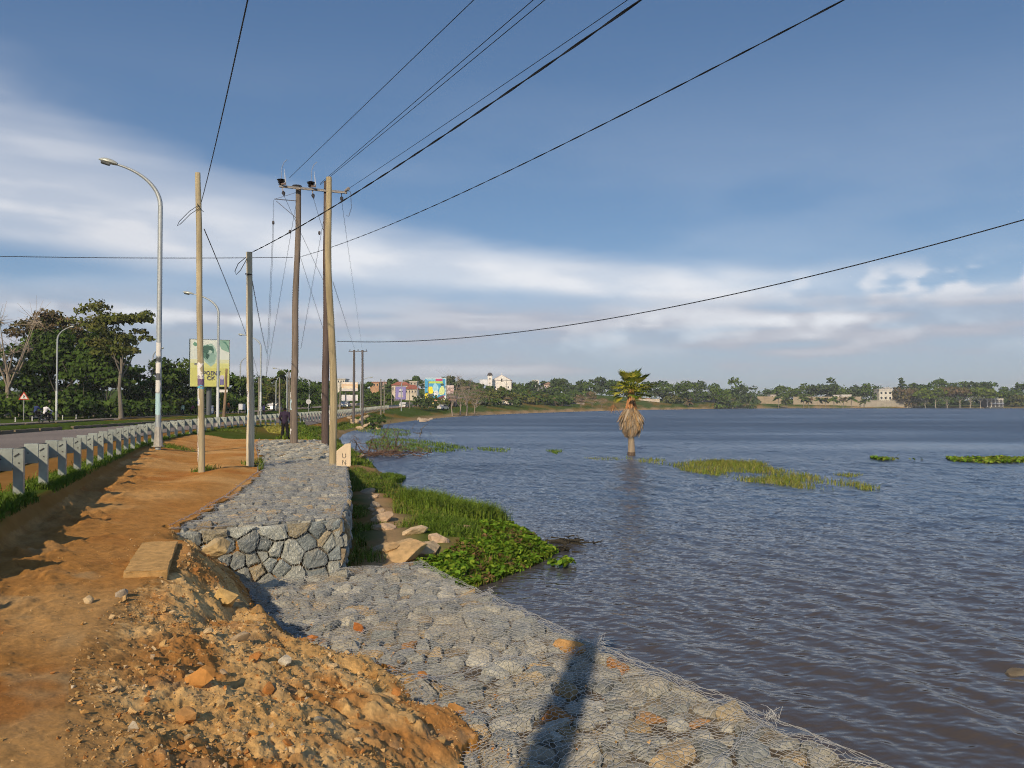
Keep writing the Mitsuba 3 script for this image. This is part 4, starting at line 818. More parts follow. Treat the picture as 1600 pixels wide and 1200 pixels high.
def bare_tree(x, y, H, W, label, seed, z=None, col=(.27, .23, .19), n=9, twigs=26, group=None, fuzz=0, rad=None):
    r = rng(1500 + seed); base = np.array([x, y, gz(x, y)[0] if z is None else z]); k = thing('bare_tree', label, 'tree', group); rad = rad or H * .017
    mb, tip, ends = limbs(base, H, .45, W * .42, r, rad, col, n, .98); put('trunk', mb, 'wood', True, parent=k); tw = MB()
    for e in ends + [tip]:
        for _ in range(twigs // 3):
            d = r.normal(0, 1, 3) * [W * .17, W * .17, H * .09] + [0, 0, H * .05]; tw.tube([e - d * .3, e + d * .35 + r.normal(0, .01 * H, 3), e + d], [rad * .16, rad * .1, rad * .04], col, 3, False)
    put('branches', tw, 'wood', parent=k)
    if fuzz:
        B_ = [(e, (W * .14, W * .14, H * .05)) for e in ends]; put('crown', crown_mesh(B_, fuzz, .22 * H / 10, 'dry', seed, gaps=.5), 'leaf', parent=k)
    return k
# ---- the dark grove at the left beyond the far road
tree(at(30, 650, 101)[0], 101, 8.5, 9, 'dense dark green bush tree at the left edge behind the warning sign', 'dark', 2850, 0.30, 1, low=.0)
tree(at(-30, 650, 104)[0], 104, 9, 8, 'dark tree cut off by the left edge of the picture', 'mid', 1900, 0.30, 2, low=.0)
tree(at(90, 650, 103)[0], 103, 11.0, 9.5, 'dense dark green tree left of the curved street lamp', 'dark', 3610, 0.30, 3, low=.0)
tree(at(78, 650, 112)[0], 112, 14.6, 10, 'brownish flat-topped tree rising above the dense dark trees at left', 'brown', 3040, 0.26, 4, .5, 'flat', gaps=.36)
tree(at(132, 650, 113)[0], 113, 16.2, 12, 'tallest olive flat-topped tree above the grove at left', 'olive', 3800, 0.26, 5, .5, 'flat', gaps=.36)
tree(at(130, 650, 102)[0], 102, 9.5, 8.5, 'dense dark tree in the middle of the left grove', 'dark', 3230, 0.30, 6, low=.0)
tree(at(166, 650, 104)[0], 104, 8.8, 7.5, 'dark rounded tree left of the tall bare trunk', 'dark', 2470, 0.30, 7, low=.0)
tree(at(62, 650, 107)[0], 107, 11.5, 9, 'broad dark tree filling the grove under the brownish flat-topped crown', 'dark', 2600, .32, 71, low=.0)
tree(at(148, 650, 109)[0], 109, 11.8, 9, 'broad dark tree filling the grove behind the tallest flat-topped one', 'mid', 2600, .32, 72, low=.0)
k = tree(at(189, 650, 97)[0], 97, 13.4, 7.4, 'tall umbrella tree with a long pale straight trunk right of the grove', 'olive', 3230, 0.24, 8, .55, 'flat', bark='grey', gaps=.34)
bare_tree(at(12, 650, 98)[0], 98, 12.5, 8, 'nearly leafless tree with a thick pale trunk at the left edge', 9, col=(.30, .25, .20), n=9, twigs=36, rad=.30)
bare_tree(at(110, 640, 116)[0], 116, 13.0, 11, 'grey leafless branching tree among the grove at left', 10, col=(.42, .38, .34), n=14, twigs=60)
for i, (px, top, Y, W, pal, lab) in enumerate([(215, 562, 112, 7, 'dark', 'dark tree right of the tall straight trunk'), (243, 566, 116, 6.5, 'dark', 'dark tree behind the near street lamp'), (262, 575, 120, 6.5, 'mid', 'dark tree just right of the near street lamp'), (284, 566, 125, 7.5, 'mid', 'grey-green tree left of the yellow billboard'),
        (306, 580, 128, 8, 'dark', 'dark tree under the left half of the yellow billboard'), (335, 588, 124, 8, 'dark', 'dark tree under the right half of the yellow billboard'), (366, 588, 130, 8, 'dark', 'dark tree right of the yellow billboard'), (395, 603, 140, 8, 'mid', 'dark tree behind the short greyish pole'),
        (415, 600, 170, 10, 'olive', 'olive brown tree right of the short greyish pole'), (432, 596, 175, 10, 'olive', 'olive tree behind the person on the wall'), (470, 604, 165, 9, 'dark', 'dark tree between the grey and the brown poles'), (487, 596, 180, 10, 'dark', 'dark tree left of the brown pole'), (400, 590, 230, 12, 'blue', 'far tree on the skyline behind the short greyish pole'), (455, 588, 240, 12, 'dark', 'far dark tree on the skyline behind the grey pole')]):
    p = at(px, 640, Y); zb = gz(p[0], Y)[0]; H = at(px, top, Y)[2] - zb; tree(p[0], Y, H, W, lab, pal, 1200, .34, 30 + i, low=.02, split=.25)
tree(at(448, 640, 150)[0], 150, at(448, 577, 150)[2] - 1.8, 5.0, 'slim tree with a dark tuft at its top beside the grey pole', 'mid', 350, .4, 60, .8, 'flat')
for i in range(11):          # the grove goes on to the left of the view
    Y = 96 + 9 * (i % 3); x = -82 - 9.5 * i + (i % 2) * 3; tree(x, Y - i * 3.5, 9 + (i * 7 % 5), 9.5, f"{(ORD + ['eighth ', 'ninth ', 'tenth ', 'last '])[i]}dark tree of the grove beyond the left edge, going left".strip(), ['dark', 'mid', 'olive'][i % 3], 700, .5, 600 + i, low=.0)
# hedge of low shrubs along the far verge
for i, (px, Y, h, w, lab) in enumerate([(15, 92, 3.2, 6, 'low shrub at the left edge under the warning sign'), (50, 94, 2.6, 6, 'low shrub behind the two motorcycles'), (104, 93, 2.8, 5, 'low shrub right of the curved street lamp'), (140, 97, 2.4, 6, 'low dark shrub at the foot of the grove'), (180, 99, 2.6, 6, 'low dark shrub by the long straight trunk'), (222, 104, 2.8, 7, 'low shrub left of the near street lamp'), (270, 112, 3, 8, 'low shrub right of the near street lamp'), (322, 118, 3, 8, 'low shrub under the yellow billboard'), (368, 124, 3.2, 8, 'low shrub left of the short greyish pole')]):
    p = at(px, 650, Y); r = rng(300 + i); zb = gz(p[0], Y)[0]; k = thing('shrub', lab, 'shrub'); put('foliage', crown_mesh([((p[0] + r.normal(0, w * .25), Y + r.normal(0, 1), zb + h * r.uniform(.2, .6)), (w * .28, w * .25, h * .42)) for _ in range(7)], 700, .32, 'mid' if i % 3 == 0 else 'dark', 320 + i), 'leaf', parent=k)
# ---- the town on the slope behind the bay and the far shore
TREES = [  # px, top y, width px, distance, palette, kind
    (606, 596, 22, 330, 'dark', 'round'), (571, 598, 24, 290, 'dark', 'round'), (583, 610, 20, 250, 'mid', 'round'), (597, 612, 16, 255, 'olive', 'round'), (612, 592, 20, 380, 'dark', 'round'), (640, 594, 22, 390, 'blue', 'round'), (652, 588, 16, 400, 'dark', 'round'), (610, 628, 16, 240, 'mid', 'round'), (576, 622, 18, 220, 'dark', 'round'), (590, 622, 18, 225, 'mid', 'round'), (556, 612, 16, 240, 'dark', 'round'), (544, 604, 22, 300, 'dark', 'round'), (534, 610, 18, 280, 'mid', 'round'),
    (668, 592, 24, 410, 'dark', 'round'), (702, 589, 22, 400, 'blue', 'round'), (720, 596, 22, 410, 'olive', 'round'), (735, 594, 20, 420, 'blue', 'round'), (748, 602, 20, 400, 'mid', 'round'), (760, 612, 22, 360, 'mid', 'round'), (800, 601, 22, 430, 'blue', 'round'), (815, 604, 26, 410, 'mid', 'round'), (832, 599, 26, 430, 'blue', 'round'), (850, 597, 20, 440, 'blue', 'round'), (868, 594, 26, 430, 'blue', 'round'), (880, 593, 22, 430, 'blue', 'round'), (866, 606, 24, 390, 'mid', 'round'), (892, 604, 26, 420, 'blue', 'round'),
    (904, 597, 22, 450, 'blue', 'round'), (917, 600, 24, 440, 'mid', 'round'), (936, 592, 28, 450, 'blue', 'round'), (955, 597, 30, 450, 'dark', 'round'), (1030, 600, 34, 450, 'blue', 'round'), (1052, 601, 40, 440, 'mid', 'flat'), (1078, 598, 44, 450, 'mid', 'round'), (1098, 599, 34, 470, 'blue', 'round'), (1116, 602, 28, 470, 'mid', 'round'), (1010, 600, 30, 470, 'dark', 'round'), (985, 598, 30, 480, 'blue', 'round'), (970, 600, 28, 470, 'blue', 'round'),
    (1145, 594, 38, 450, 'mid', 'round'), (1168, 598, 30, 450, 'blue', 'round'), (1128, 607, 26, 440, 'mid', 'round'), (1195, 612, 24, 520, 'blue', 'round'), (1210, 608, 26, 520, 'mid', 'round'), (1225, 605, 24, 520, 'mid', 'round'), (1240, 607, 24, 520, 'mid', 'round'), (1258, 603, 28, 520, 'mid', 'round'), (1275, 602, 30, 520, 'blue', 'flat'), (1292, 600, 26, 515, 'blue', 'flat'), (1299, 591, 22, 520, 'blue', 'tall'), (1310, 603, 26, 520, 'mid', 'round'), (1330, 605, 28, 525, 'blue', 'round'),
    (1358, 600, 30, 505, 'mid', 'round'), (1345, 608, 24, 520, 'blue', 'round'), (1410, 591, 16, 515, 'blue', 'tall'), (1432, 599, 22, 520, 'dark', 'flat'), (1450, 597, 28, 525, 'dark', 'round'), (1466, 595, 26, 525, 'dark', 'round'), (1482, 596, 28, 525, 'dark', 'round'), (1500, 597, 28, 525, 'dark', 'round'), (1516, 598, 26, 525, 'blue', 'flat'), (1532, 597, 26, 525, 'dark', 'flat'), (1550, 600, 28, 520, 'dark', 'round'), (1576, 603, 26, 515, 'mid', 'round'), (1592, 600, 28, 510, 'dark', 'round'), (1612, 596, 30, 505, 'dark', 'round'),
    (1390, 612, 20, 510, 'olive', 'round'), (1402, 606, 24, 505, 'brown', 'tall'), (1420, 610, 30, 495, 'brown', 'round'), (1436, 606, 30, 495, 'olive', 'round'), (780, 622, 20, 330, 'olive', 'round'), (800, 619, 28, 330, 'dark', 'round'), (820, 614, 22, 350, 'dark', 'round'), (846, 620, 22, 345, 'mid', 'round'), (872, 620, 22, 350, 'mid', 'round'), (888, 621, 20, 350, 'dark', 'round'), (765, 624, 20, 310, 'mid', 'round'), (905, 618, 18, 370, 'brown', 'round'), (925, 622, 18, 400, 'brown', 'round'), (1590, 618, 26, 490, 'olive', 'round'), (1570, 612, 26, 500, 'mid', 'round')]
WHERE = [(0, 560, 'behind the tall poles'), (560, 600, 'right of the thin pole pair'), (600, 640, 'around the purple billboard'), (640, 690, 'behind the bright billboard'), (690, 760, 'left of the church'), (760, 800, 'below the church'), (800, 850, 'right of the church'), (850, 900, 'on the shore left of the palm'), (900, 960, 'just left of the palm in the lake'), (960, 1040, 'behind the palm in the lake'), (1040, 1120, 'right of the palm in the lake'), (1120, 1190, 'in the rounded clump across the lake'), (1190, 1250, 'left end of the tan compound wall'), (1250, 1320, 'over the tan compound wall'), (1320, 1380, 'left of the white house across the lake'), (1380, 1430, 'beside the white house across the lake'), (1430, 1540, 'behind the feathery light green trees'), (1540, 1700, 'at the far right edge of the shore')]
PALN = {'dark': 'dark green', 'mid': 'mid green', 'olive': 'olive', 'brown': 'brownish', 'blue': 'dusky green'}; cnt_ = {}

for i, (px, top, wpx, Y, pal, kind) in enumerate(TREES):
    p = at(px, 630, Y); zb = gz(p[0], Y)[0]; H = max(at(px, top, Y)[2] - zb, 3.); W = wpx / F * Y * 1.15; w = next(t for a, b, t in WHERE if a <= px < b)
    key = (pal, kind, w); cnt_[key] = cnt_.get(key, 0) + 1; lab = f"{ORD[cnt_[key] - 1]}{PALN[pal]} {'slender' if kind == 'tall' else 'spreading' if kind == 'flat' else 'rounded'} tree {w}" + (', from the left' if cnt_[key] > 1 else '')
    tree(p[0], Y, H, W * 1.1, lab, pal, 620, max(.30, .0017 * Y), 100 + i, kind=kind, low=.0, split=.25, gaps=.22)
# light green layered trees standing with their trunks in the water at the right
for i, (px, top, wpx) in enumerate([(1446, 612, 30), (1462, 606, 34), (1480, 606, 36), (1500, 606, 36), (1516, 607, 34), (1532, 608, 32), (1548, 610, 28)]):
    Y = 486 - i; p = at(px, 637, Y); tree(p[0], Y, at(px, top, Y)[2], wpx / F * Y * 1.2, f'{ORD[i]}light green layered tree with pale trunk standing at the water, from the left', 'light' if i not in (2, 3) else 'brown', 700, .75, 400 + i, .42, 'flat', bark='pale', z=.2, gaps=.30)
    for q in (-.35, .2, .42):
        pass
# far woodland that closes the skyline behind
r = rng(440); FB = []
for px in np.arange(-260, 1900, 13):
    Y = 640 + r.uniform(-40, 60) if px > 520 else 430 + r.uniform(-40, 60); p = at(px, 620, Y); z0 = gz(p[0], Y)[0]; top = 607 + 4 * math.sin(px * .013) + r.uniform(-3, 4); h = at(px, top, Y)[2]; FB.append(((p[0], Y, (z0 + h) / 2), (Y * .011, 6, max((h - z0) / 2, 1.5))))
tag(put('woodland', crown_mesh(FB, 9000, 1.0, 'blue', 441, gaps=.3), 'leaf'), 'dusky green far-off wood along the skyline', kind='stuff')
# ---- palms
def feather_palm(x, y, H, label, seed, z=None, pal='mid', nf=15, L=3.2, group=None):
    r = rng(1700 + seed); b = np.array([x, y, gz(x, y)[0] if z is None else z]); k = thing('palm_tree', label, 'palm', group); t = b + [r.normal(0, .2), 0, H - L * .35]
    put('trunk', MB().tube([b - [0, 0, .3], (b + t) / 2 + r.normal(0, .08, 3), t], [.24, .17, .15], (.24, .21, .17), 7), 'wood', True, parent=k); mb = MB()
    for j in range(nf):
        a = 6.283 * j / nf + r.uniform(-.2, .2); el = r.uniform(-.2, 1.1); q = np.linspace(0, 1, 8); d = np.array([math.cos(a) * math.cos(el), math.sin(a) * math.cos(el), math.sin(el)])
        P = t + np.outer(q * L, d) - np.outer(q ** 2 * L * .55, [0, 0, 1.]); c = np.array(LEAFY[pal])[r.integers(3)] * r.uniform(.8, 1.2); s = np.cross(d, [0, 0, 1.]); s /= np.linalg.norm(s)
        for sgn in (-1, 1):
            wd = np.sin(np.pi * np.clip(q * .9 + .1, 0, 1)) * L * .20; e = P + s * sgn * wd[:, None] - np.outer(wd * .7, [0, 0, 1.])
            mb.raw(np.stack([P, e], 1).reshape(-1, 3), np.stack([np.arange(7) * 2, np.arange(7) * 2 + 1, np.arange(7) * 2 + 3, np.arange(7) * 2 + 2], 1), c)
    put('crown', mb, 'leaf', parent=k); return k
PALMS = [(1216, 616, 470), (1228, 622, 470), (1256, 618, 468), (1264, 620, 469), (1281, 620, 470), (1290, 621, 468), (1303, 619, 470), (1317, 620, 470), (1331, 619, 470), (1350, 622, 475), (835, 617, 318), (858, 620, 325), (878, 619, 330), (768, 617, 290), (776, 614, 292), (785, 616, 292), (408, 587, 190), (427, 588, 195), (415, 592, 200), (1075, 622, 430)]
for i, (px, top, Y) in enumerate(PALMS):
    p = at(px, 634, Y); zb = max(gz(p[0], Y)[0], -.1); w = next(t for a, b, t in WHERE if a <= px < b); n_ = cnt_.get(('palm', w), 0); cnt_[('palm', w)] = n_ + 1
    feather_palm(p[0], Y, max(at(px, top, Y)[2] - zb, 3), f"{ORD[n_]}feathery palm {w}" + (', from the left' if n_ else ', standing near the shore'), i, zb, ['mid', 'olive', 'mid', 'brown'][i % 4] if not 12 < i < 16 else 'brown', 15, 4.2 if Y > 250 else 2.2)
# ---- the dead trees drowned along the bay and the brown thicket behind
for i, (px, yb, top, Y) in enumerate([(707, 652, 588, 205), (719, 651, 602, 212), (729, 650, 590, 214), (742, 648, 612, 225)]):
    p = at(px, yb, Y); bare_tree(p[0], Y, at(px, top, Y)[2] + .1, 6.5, f"{['tallest', 'shorter', 'second tall', 'thin'][i]} dead tree trunk standing in the water right of the bright billboard", 20 + i, z=-.1, col=(.29, .24, .19), n=6, twigs=24, fuzz=0, rad=.18)
for i, (px, top, Y, W) in enumerate([(712, 604, 245, 9), (728, 602, 255, 9), (745, 610, 258, 8), (688, 625, 240, 8), (908, 620, 335, 9), (925, 622, 345, 10), (940, 624, 350, 8)]):
    p = at(px, 640, Y); bare_tree(p[0], Y, max(at(px, top, Y)[2] - gz(p[0], Y)[0], 3), W, f"{['brown leafless thicket tree behind the drowned trunks', 'tall brown leafless tree behind the drowned trunks', 'brown leafless tree left of the church palms', 'low brown leafless bush below the bright billboard', 'pale leafless bush on the far shore left of the palm', 'second pale leafless bush on the far shore left of the palm', 'low pale leafless bush nearest the palm'][i]}", 40 + i, col=(.33, .25, .20), n=10, twigs=50, fuzz=260)

# ------------------------------------------------------------------ the fan palm that stands in the lake
fp = thing('fan_palm', 'fan palm standing in the lake with a hanging skirt of dead brown fronds', 'palm'); r = rng(1801); pb = on(986.5, 711, 0.02); px_m = pb[1] / F
Hh = lambda yy: at(986, yy, pb[1])[2]
put('trunk', MB().tube([pb - [0, 0, .6], pb + [0, 0, .05], pb + [.01, 0, .35], pb + [-.01, 0, Hh(684)], pb + [0, 0, Hh(655)], pb + [.05, 0, Hh(618)]], [.30, .27, .25, .21, .20, .16], (.33, .26, .18), 12).tube([pb + [0, 0, -.1], pb + [0, 0, .22]], [.285, .275], (.12, .085, .06), 12, False), 'wood', True, parent=fp)
sk = MB(); zt, zbm = Hh(632), Hh(682)
for j in range(800):
    q = r.uniform(0, 1) ** .8; a = r.uniform(0, 6.283); z1 = zt - q * (zt - zbm) * .74; prof = lambda z: np.interp((zt - z) / (zt - zbm), [0, .25, .55, .8, 1], [.20, .54, .77, .66, .38]); d = np.array([math.cos(a), math.sin(a), 0.])
    L = r.uniform(.5, .95); z2 = max(z1 - L, zbm - r.uniform(0, .18)); p0 = pb + d * prof(z1) * r.uniform(.72, .95) + [0, 0, z1]; p2 = pb + d * prof(z2) * r.uniform(.80, 1.38) + [0, 0, z2]; s = np.array([-d[1], d[0], 0]) * r.uniform(.02, .055) + r.normal(0, .02, 3); m = (p0 + p2) / 2 + d * .06
    c = np.array([(.32, .255, .18), (.38, .31, .225), (.27, .20, .135), (.44, .29, .14)][r.integers(4)]) * r.uniform(.75, 1.2); c = c * (1 if q > .25 else 1.1)
    sk.raw([p0 - s * .6, p0 + s * .6, m - s, m + s, p2 - s * .25, p2 + s * .25], [[0, 1, 3], [0, 3, 2], [2, 3, 5], [2, 5, 4]], c)
put('dead_fronds', sk, 'leaf', parent=fp)
cone = MB(); zz = np.linspace(zbm + .1, zt, 8); cone.tube([pb + [0, 0, z] for z in zz], [np.interp((zt - z) / (zt - zbm), [0, .25, .55, .8, 1], [.18, .46, .66, .56, .30]) for z in zz], (.20, .145, .09), 12); put('frond_core', cone, 'wood', True, parent=fp)
pt = MB()
for j in range(34):
    a = r.uniform(0, 6.283); d = np.array([math.cos(a), math.sin(a), 0]); z0, z1 = Hh(640) + r.uniform(-.2, .2), Hh(612) + r.uniform(-.1, .3); pt.tube([pb + d * .40 + [0, 0, z0], pb + d * .24 + [0, 0, (z0 + z1) / 2], pb + d * .15 + [0, 0, z1]], [.035, .03, .022], [(.52, .24, .10), (.60, .34, .16), (.40, .20, .10)][j % 3], 4)
put('petioles', pt, 'leaf', parent=fp); ctr = pb + [.03, 0, Hh(611)]
def fan(c, d, L, pet, col, rr, droop=.25, seg=19, spread=2.0):
    mb = MB(); d = d / np.linalg.norm(d); s = np.cross(d, [0, 0, 1.]); s /= np.linalg.norm(s) + 1e-9; u = np.cross(s, d); h = c + d * pet
    mb.tube([c, c + d * pet * .5 + u * .02, h], [.022, .018, .014], np.array(col) * 1.2 + [.05, .03, 0], 4)
    for g in np.linspace(-spread / 2 * 1.0, spread / 2, seg):
        e = d * math.cos(g) + s * math.sin(g) + u * .22 * abs(math.sin(g)); l = L * (1 - .22 * (abs(g) / (spread / 2)) ** 2) * rr.uniform(.88, 1.06); w = np.cross(e, u); w /= np.linalg.norm(w)
        m_ = h + e * l * .6; tip = h + e * l - [0, 0, droop * l * rr.uniform(.2, 1.1)]; cc = np.array(col) * rr.uniform(.75, 1.3)
        mb.raw([h - w * .008, h + w * .008, m_ - w * .040, m_ + w * .040 + u * .02, tip], [[0, 1, 3], [0, 3, 2], [2, 3, 4]], cc)
    return mb
GREENS = [(.24, .26, .028), (.30, .31, .036), (.15, .19, .024), (.36, .34, .05), (.10, .14, .018)]
for j in range(34):
    a = 6.283 * j * .618 + r.uniform(-.25, .25); el = [1.05, .80, .55, .32, .10, -.18][j % 6] + r.uniform(-.15, .15); d = np.array([math.cos(a) * math.cos(el), math.sin(a) * math.cos(el), math.sin(el)])
    put('frond', fan(ctr + [0, 0, -.1 + .25 * math.sin(el)], d, r.uniform(.72, 1.0), r.uniform(.68, 1.0), GREENS[r.integers(5)] if el > .1 else GREENS[r.integers(2, 5)], r, .15 + .2 * (el < .5)), 'leaf', parent=fp)
for j in range(9):
    a = r.uniform(3.0, 6.6); d = np.array([math.cos(a), math.sin(a) * .8, r.uniform(-.15, .35)]); put('frond', fan(ctr + [0, 0, -.15], d / np.linalg.norm(d), r.uniform(.65, .9), r.uniform(.65, .9), GREENS[r.integers(0, 4)], r, .35), 'leaf', parent=fp)
put('frond', fan(ctr, np.array([.98, -.15, .28]), 1.1, 1.1, GREENS[1], r, .3, 18, 1.2), 'leaf', parent=fp)
put('frond', fan(ctr + [0, 0, -.1], np.array([-.80, -.35, -.42]), .9, .75, (.30, .28, .03), r, .3, 20, 1.6), 'leaf', parent=fp)
dd = MB(); hc = at(958, 632, pb[1]); dd.tube([pb + [-.2, 0, Hh(628)], (hc + pb + [0, 0, Hh(628)]) / 2 + [0, 0, .12], hc + [0, 0, .1]], .018, (.30, .19, .10), 4)
for j in range(26):
    e = np.array([r.normal(0, .30), r.normal(0, .2), -r.uniform(.35, .75)]); w = np.array([r.normal(0, 1), r.normal(0, 1), 0]); w *= .035 / np.linalg.norm(w); dd.raw([hc - w, hc + w, hc + e * .6 + w, hc + e], [[0, 1, 2], [0, 2, 3]], np.array([.38, .22, .11]) * r.uniform(.7, 1.2))
put('dead_frond', dd, 'leaf', parent=fp)

# ---- low bushes that fill the banks between the trees
r = rng(1900); n_ = 0
for px in list(np.arange(528, 700, 7.)) + list(np.arange(752, 900, 8.)) + list(np.arange(1040, 1190, 9.)) + list(np.arange(1380, 1640, 9.)):
    for _ in range(2):
        q = px + r.uniform(-5, 5); sy = np.interp(q, [528, 600, 700, 800, 900, 1150, 1400, 1640], [100, 150, 208, 262, 318, 478, 498, 480]); Y = sy + r.uniform(18, 90); p = at(q, 640, Y); s_, _ = polydist(np.array([p[:2]]), RAIL)
        if abs(s_[0] + 12) < 17 and Y < 330: continue
        zb = gz(p[0], Y)[0]; h, w = r.uniform(2.2, 5.5), r.uniform(4, 9); k = thing('bush', 'low green bush filling the bank between the far trees', 'bush', 'bushes filling the far banks')
        put('foliage', crown_mesh([((p[0] + r.normal(0, w * .22), Y + r.normal(0, 1), zb + h * r.uniform(.2, .6)), (w * .3, w * .3, h * .42)) for _ in range(4)], 170, max(.4, .0018 * Y), ['mid', 'dark', 'olive', 'blue'][r.integers(4)], 1901 + n_, gaps=.2), 'leaf', parent=k); n_ += 1
# ------------------------------------------------------------------ grasses and water plants
def poly_px(pts, z): return sg.Polygon([tuple(on(x, y, z)[:2]) for x, y in pts])
def inside(poly, n, r):
    x0, y0, x1, y1 = poly.bounds; P = r.uniform((x0, y0), (x1, y1), (n * 4, 2)); P = P[shapely.contains_xy(poly, P[:, 0], P[:, 1])]; return P[:n]
def blades(P, z, h, w, cols, r, bend=.35, lean=.25):
    n = len(P); a = r.uniform(0, 6.283, n); hh = h * r.uniform(.5, 1.25, n); d = np.stack([np.cos(a), np.sin(a), 0 * a], 1); s = np.stack([-d[:, 1], d[:, 0], 0 * a], 1) * (w * r.uniform(.6, 1.3, n) / 2)[:, None]
    b = np.column_stack([P, z]); m = b + d * (hh * lean * .5)[:, None] + np.array([0, 0, 1.]) * (hh * .6)[:, None]; t = b + d * (hh * (lean + bend))[:, None] + np.array([0, 0, 1.]) * (hh * r.uniform(.8, 1.0, n))[:, None]
    v = np.stack([b - s, b + s, m - s * .8, m + s * .8, t], 1).reshape(-1, 3); i = np.arange(n) * 5
    f = np.vstack([np.stack([i, i + 1, i + 3], 1), np.stack([i, i + 3, i + 2], 1), np.stack([i + 2, i + 3, i + 4], 1)])
    c = np.array(cols)[r.integers(0, len(cols), n)] * r.uniform(.75, 1.3, (n, 1)); return v, f, np.repeat(c, 5, 0)
GR = [(.095, .165, .022), (.13, .21, .028), (.16, .23, .04), (.075, .125, .02)]
DRYG = [(.22, .21, .06), (.16, .18, .035), (.27, .24, .09)]
r = rng(2001); mb = MB()
S = r.uniform(.5, 75, 34000) ** 1.0; S = np.concatenate([r.uniform(.5, 26, 26000), r.uniform(26, 80, 12000)]); o = r.normal(-.02, .20, len(S)); o = np.where(o > .24, r.uniform(-.4, .24, len(S)), o)
base = np.stack([np.interp(S, RAIL_S, RAIL[:, k]) for k in range(2)], 1); t = np.stack([np.interp(S + .5, RAIL_S, RAIL[:, k]) - np.interp(S - .5, RAIL_S, RAIL[:, k]) for k in range(2)], 1); t /= np.linalg.norm(t, axis=1, keepdims=True)
P = base + np.stack([t[:, 1], -t[:, 0]], 1) * o[:, None]; k = fb(P[:, 0] * .8, P[:, 1] * .8, 0, 3, 3) > .42; P, S = P[k], S[k]
v, f, c = blades(P, gz(P[:, 0], P[:, 1]) - .02, .15, .016, GR, r); mb.raw(v, f, c)
tag(put('verge_grass', mb, 'leaf'), 'short bright green grass along the foot of the guardrail', kind='stuff')
mb = MB()
for px, py, n, w in ((265, 702, 900, .9), (318, 737, 260, .35), (392, 727, 200, .3), (352, 676, 500, 1.2), (412, 722, 260, .35), (416, 730, 160, .25), (340, 673, 200, .6), (478, 695, 300, 1.0)):
    p = on(px, py, 1.9 if px < 300 else 1.82); Q = p[:2] + r.normal(0, w * .45, (n, 2)); v, f, c = blades(Q, gz(Q[:, 0], Q[:, 1]) - .02, .17 if px < 400 else .26, .017, GR + DRYG[:1], r); mb.raw(v, f, c)
tag(put('tuft_grass', mb, 'leaf'), 'tufts of grass at the feet of the poles and the near lamp', kind='stuff')
# the bank below the wall
mb = MB(); BANK = sg.Polygon([(-3.2, 15.6), (-2.3, 17), (-1.6, 19.5), (-1.5, 23.5), (-3.0, 29), (-4.5, 33), (-6.0, 36.5), (-6.7, 39.5), (-7.6, 44), (-10, 44), (-8.6, 38), (-6.8, 32), (-5.1, 25.6), (-3.4, 17.6)])
P = inside(BANK, 24000, r); g = fb(P[:, 0] * .7, P[:, 1] * .7, 0, 3, 8); ledge = np.exp(-(((P[:, 0] + 2.2) / .8) ** 2 + ((P[:, 1] - 18.2) / 1.6) ** 2)); track = np.exp(-((P[:, 0] - np.interp(P[:, 1], [17, 22, 28], [-2.6, -3.4, -5.0])) / .55) ** 2) * (P[:, 1] < 28) * (P[:, 1] > 18.5)
k = (g - ledge * .5 - track * .30 > .43); P = P[k]; v, f, c = blades(P, gz(P[:, 0], P[:, 1]) - .03, .24, .020, GR + GR + DRYG + [(.19, .24, .04)], r, .4); mb.raw(v, f, c)
TALL = sg.Polygon([(-2.7, 26.5), (-1.2, 24.8), (.0, 22.9), (-1.2, 21.6), (-2.4, 22.8), (-3.6, 25.2)]); P = inside(TALL, 9000, r); v, f, c = blades(P, gz(P[:, 0], P[:, 1]) - .02, .55, .020, GR + [(.17, .23, .035)], r, .3, .2); mb.raw(v, f, c)
LOWG = sg.Polygon([(-2.6, 22.3), (-1.0, 21.6), (-.7, 19.6), (-1.6, 19.2), (-2.4, 20.4)]); P = inside(LOWG, 4500, r); v, f, c = blades(P, gz(P[:, 0], P[:, 1]) - .02, .22, .018, GR, r); mb.raw(v, f, c)
SPIT = poly_px([(590, 742), (612, 741), (634, 746), (628, 752), (600, 754)], .05); P = inside(SPIT, 2500, r); v, f, c = blades(P, np.full(len(P), -.02), .22, .03, GR, r); mb.raw(v, f, c)
tag(put('bank_grass', mb, 'leaf'), 'lush green grass on the bank between the stone wall and the lake', kind='stuff')
def floaters(P, z, size, cols, r, rise=.16):
    """rounded water-hyacinth leaves on short swollen stalks"""
    n = len(P); a = r.uniform(0, 6.283, n); tl = r.uniform(.2, 1.0, n); s = size * r.uniform(.6, 1.3, n); u = np.stack([np.cos(a) * np.cos(tl), np.sin(a) * np.cos(tl), np.sin(tl)], 1); w = np.stack([-np.sin(a), np.cos(a), 0 * a], 1)
    nrm = np.cross(u, w); c0 = np.column_stack([P, z + r.uniform(.2, 1.0, n) * rise]); ang = np.array([0, .9, 1.8, 2.7, 3.6, 4.5, 5.4]); V = []
    for t in ang: V.append(c0 + u * (s * math.cos(t))[:, None] + w * (s * .82 * math.sin(t))[:, None] + nrm * (s * .18 * (abs(math.sin(t))))[:, None])
    v = np.stack(V + [c0], 1); m = 8; i = np.arange(n)[:, None] * m; f = np.vstack([np.column_stack([i[:, 0] + j, i[:, 0] + (j + 1) % 7, i[:, 0] + 7]) for j in range(7)])
    c = np.array(cols)[r.integers(0, len(cols), n)] * r.uniform(.7, 1.3, (n, 1)); return v.reshape(-1, 3), f, np.repeat(c, m, 0)
YG_ = [(.22, .24, .04), (.17, .20, .03)]
HY = [(.10, .20, .018), (.14, .25, .025), (.19, .27, .03), (.07, .14, .016), (.12, .18, .02)]
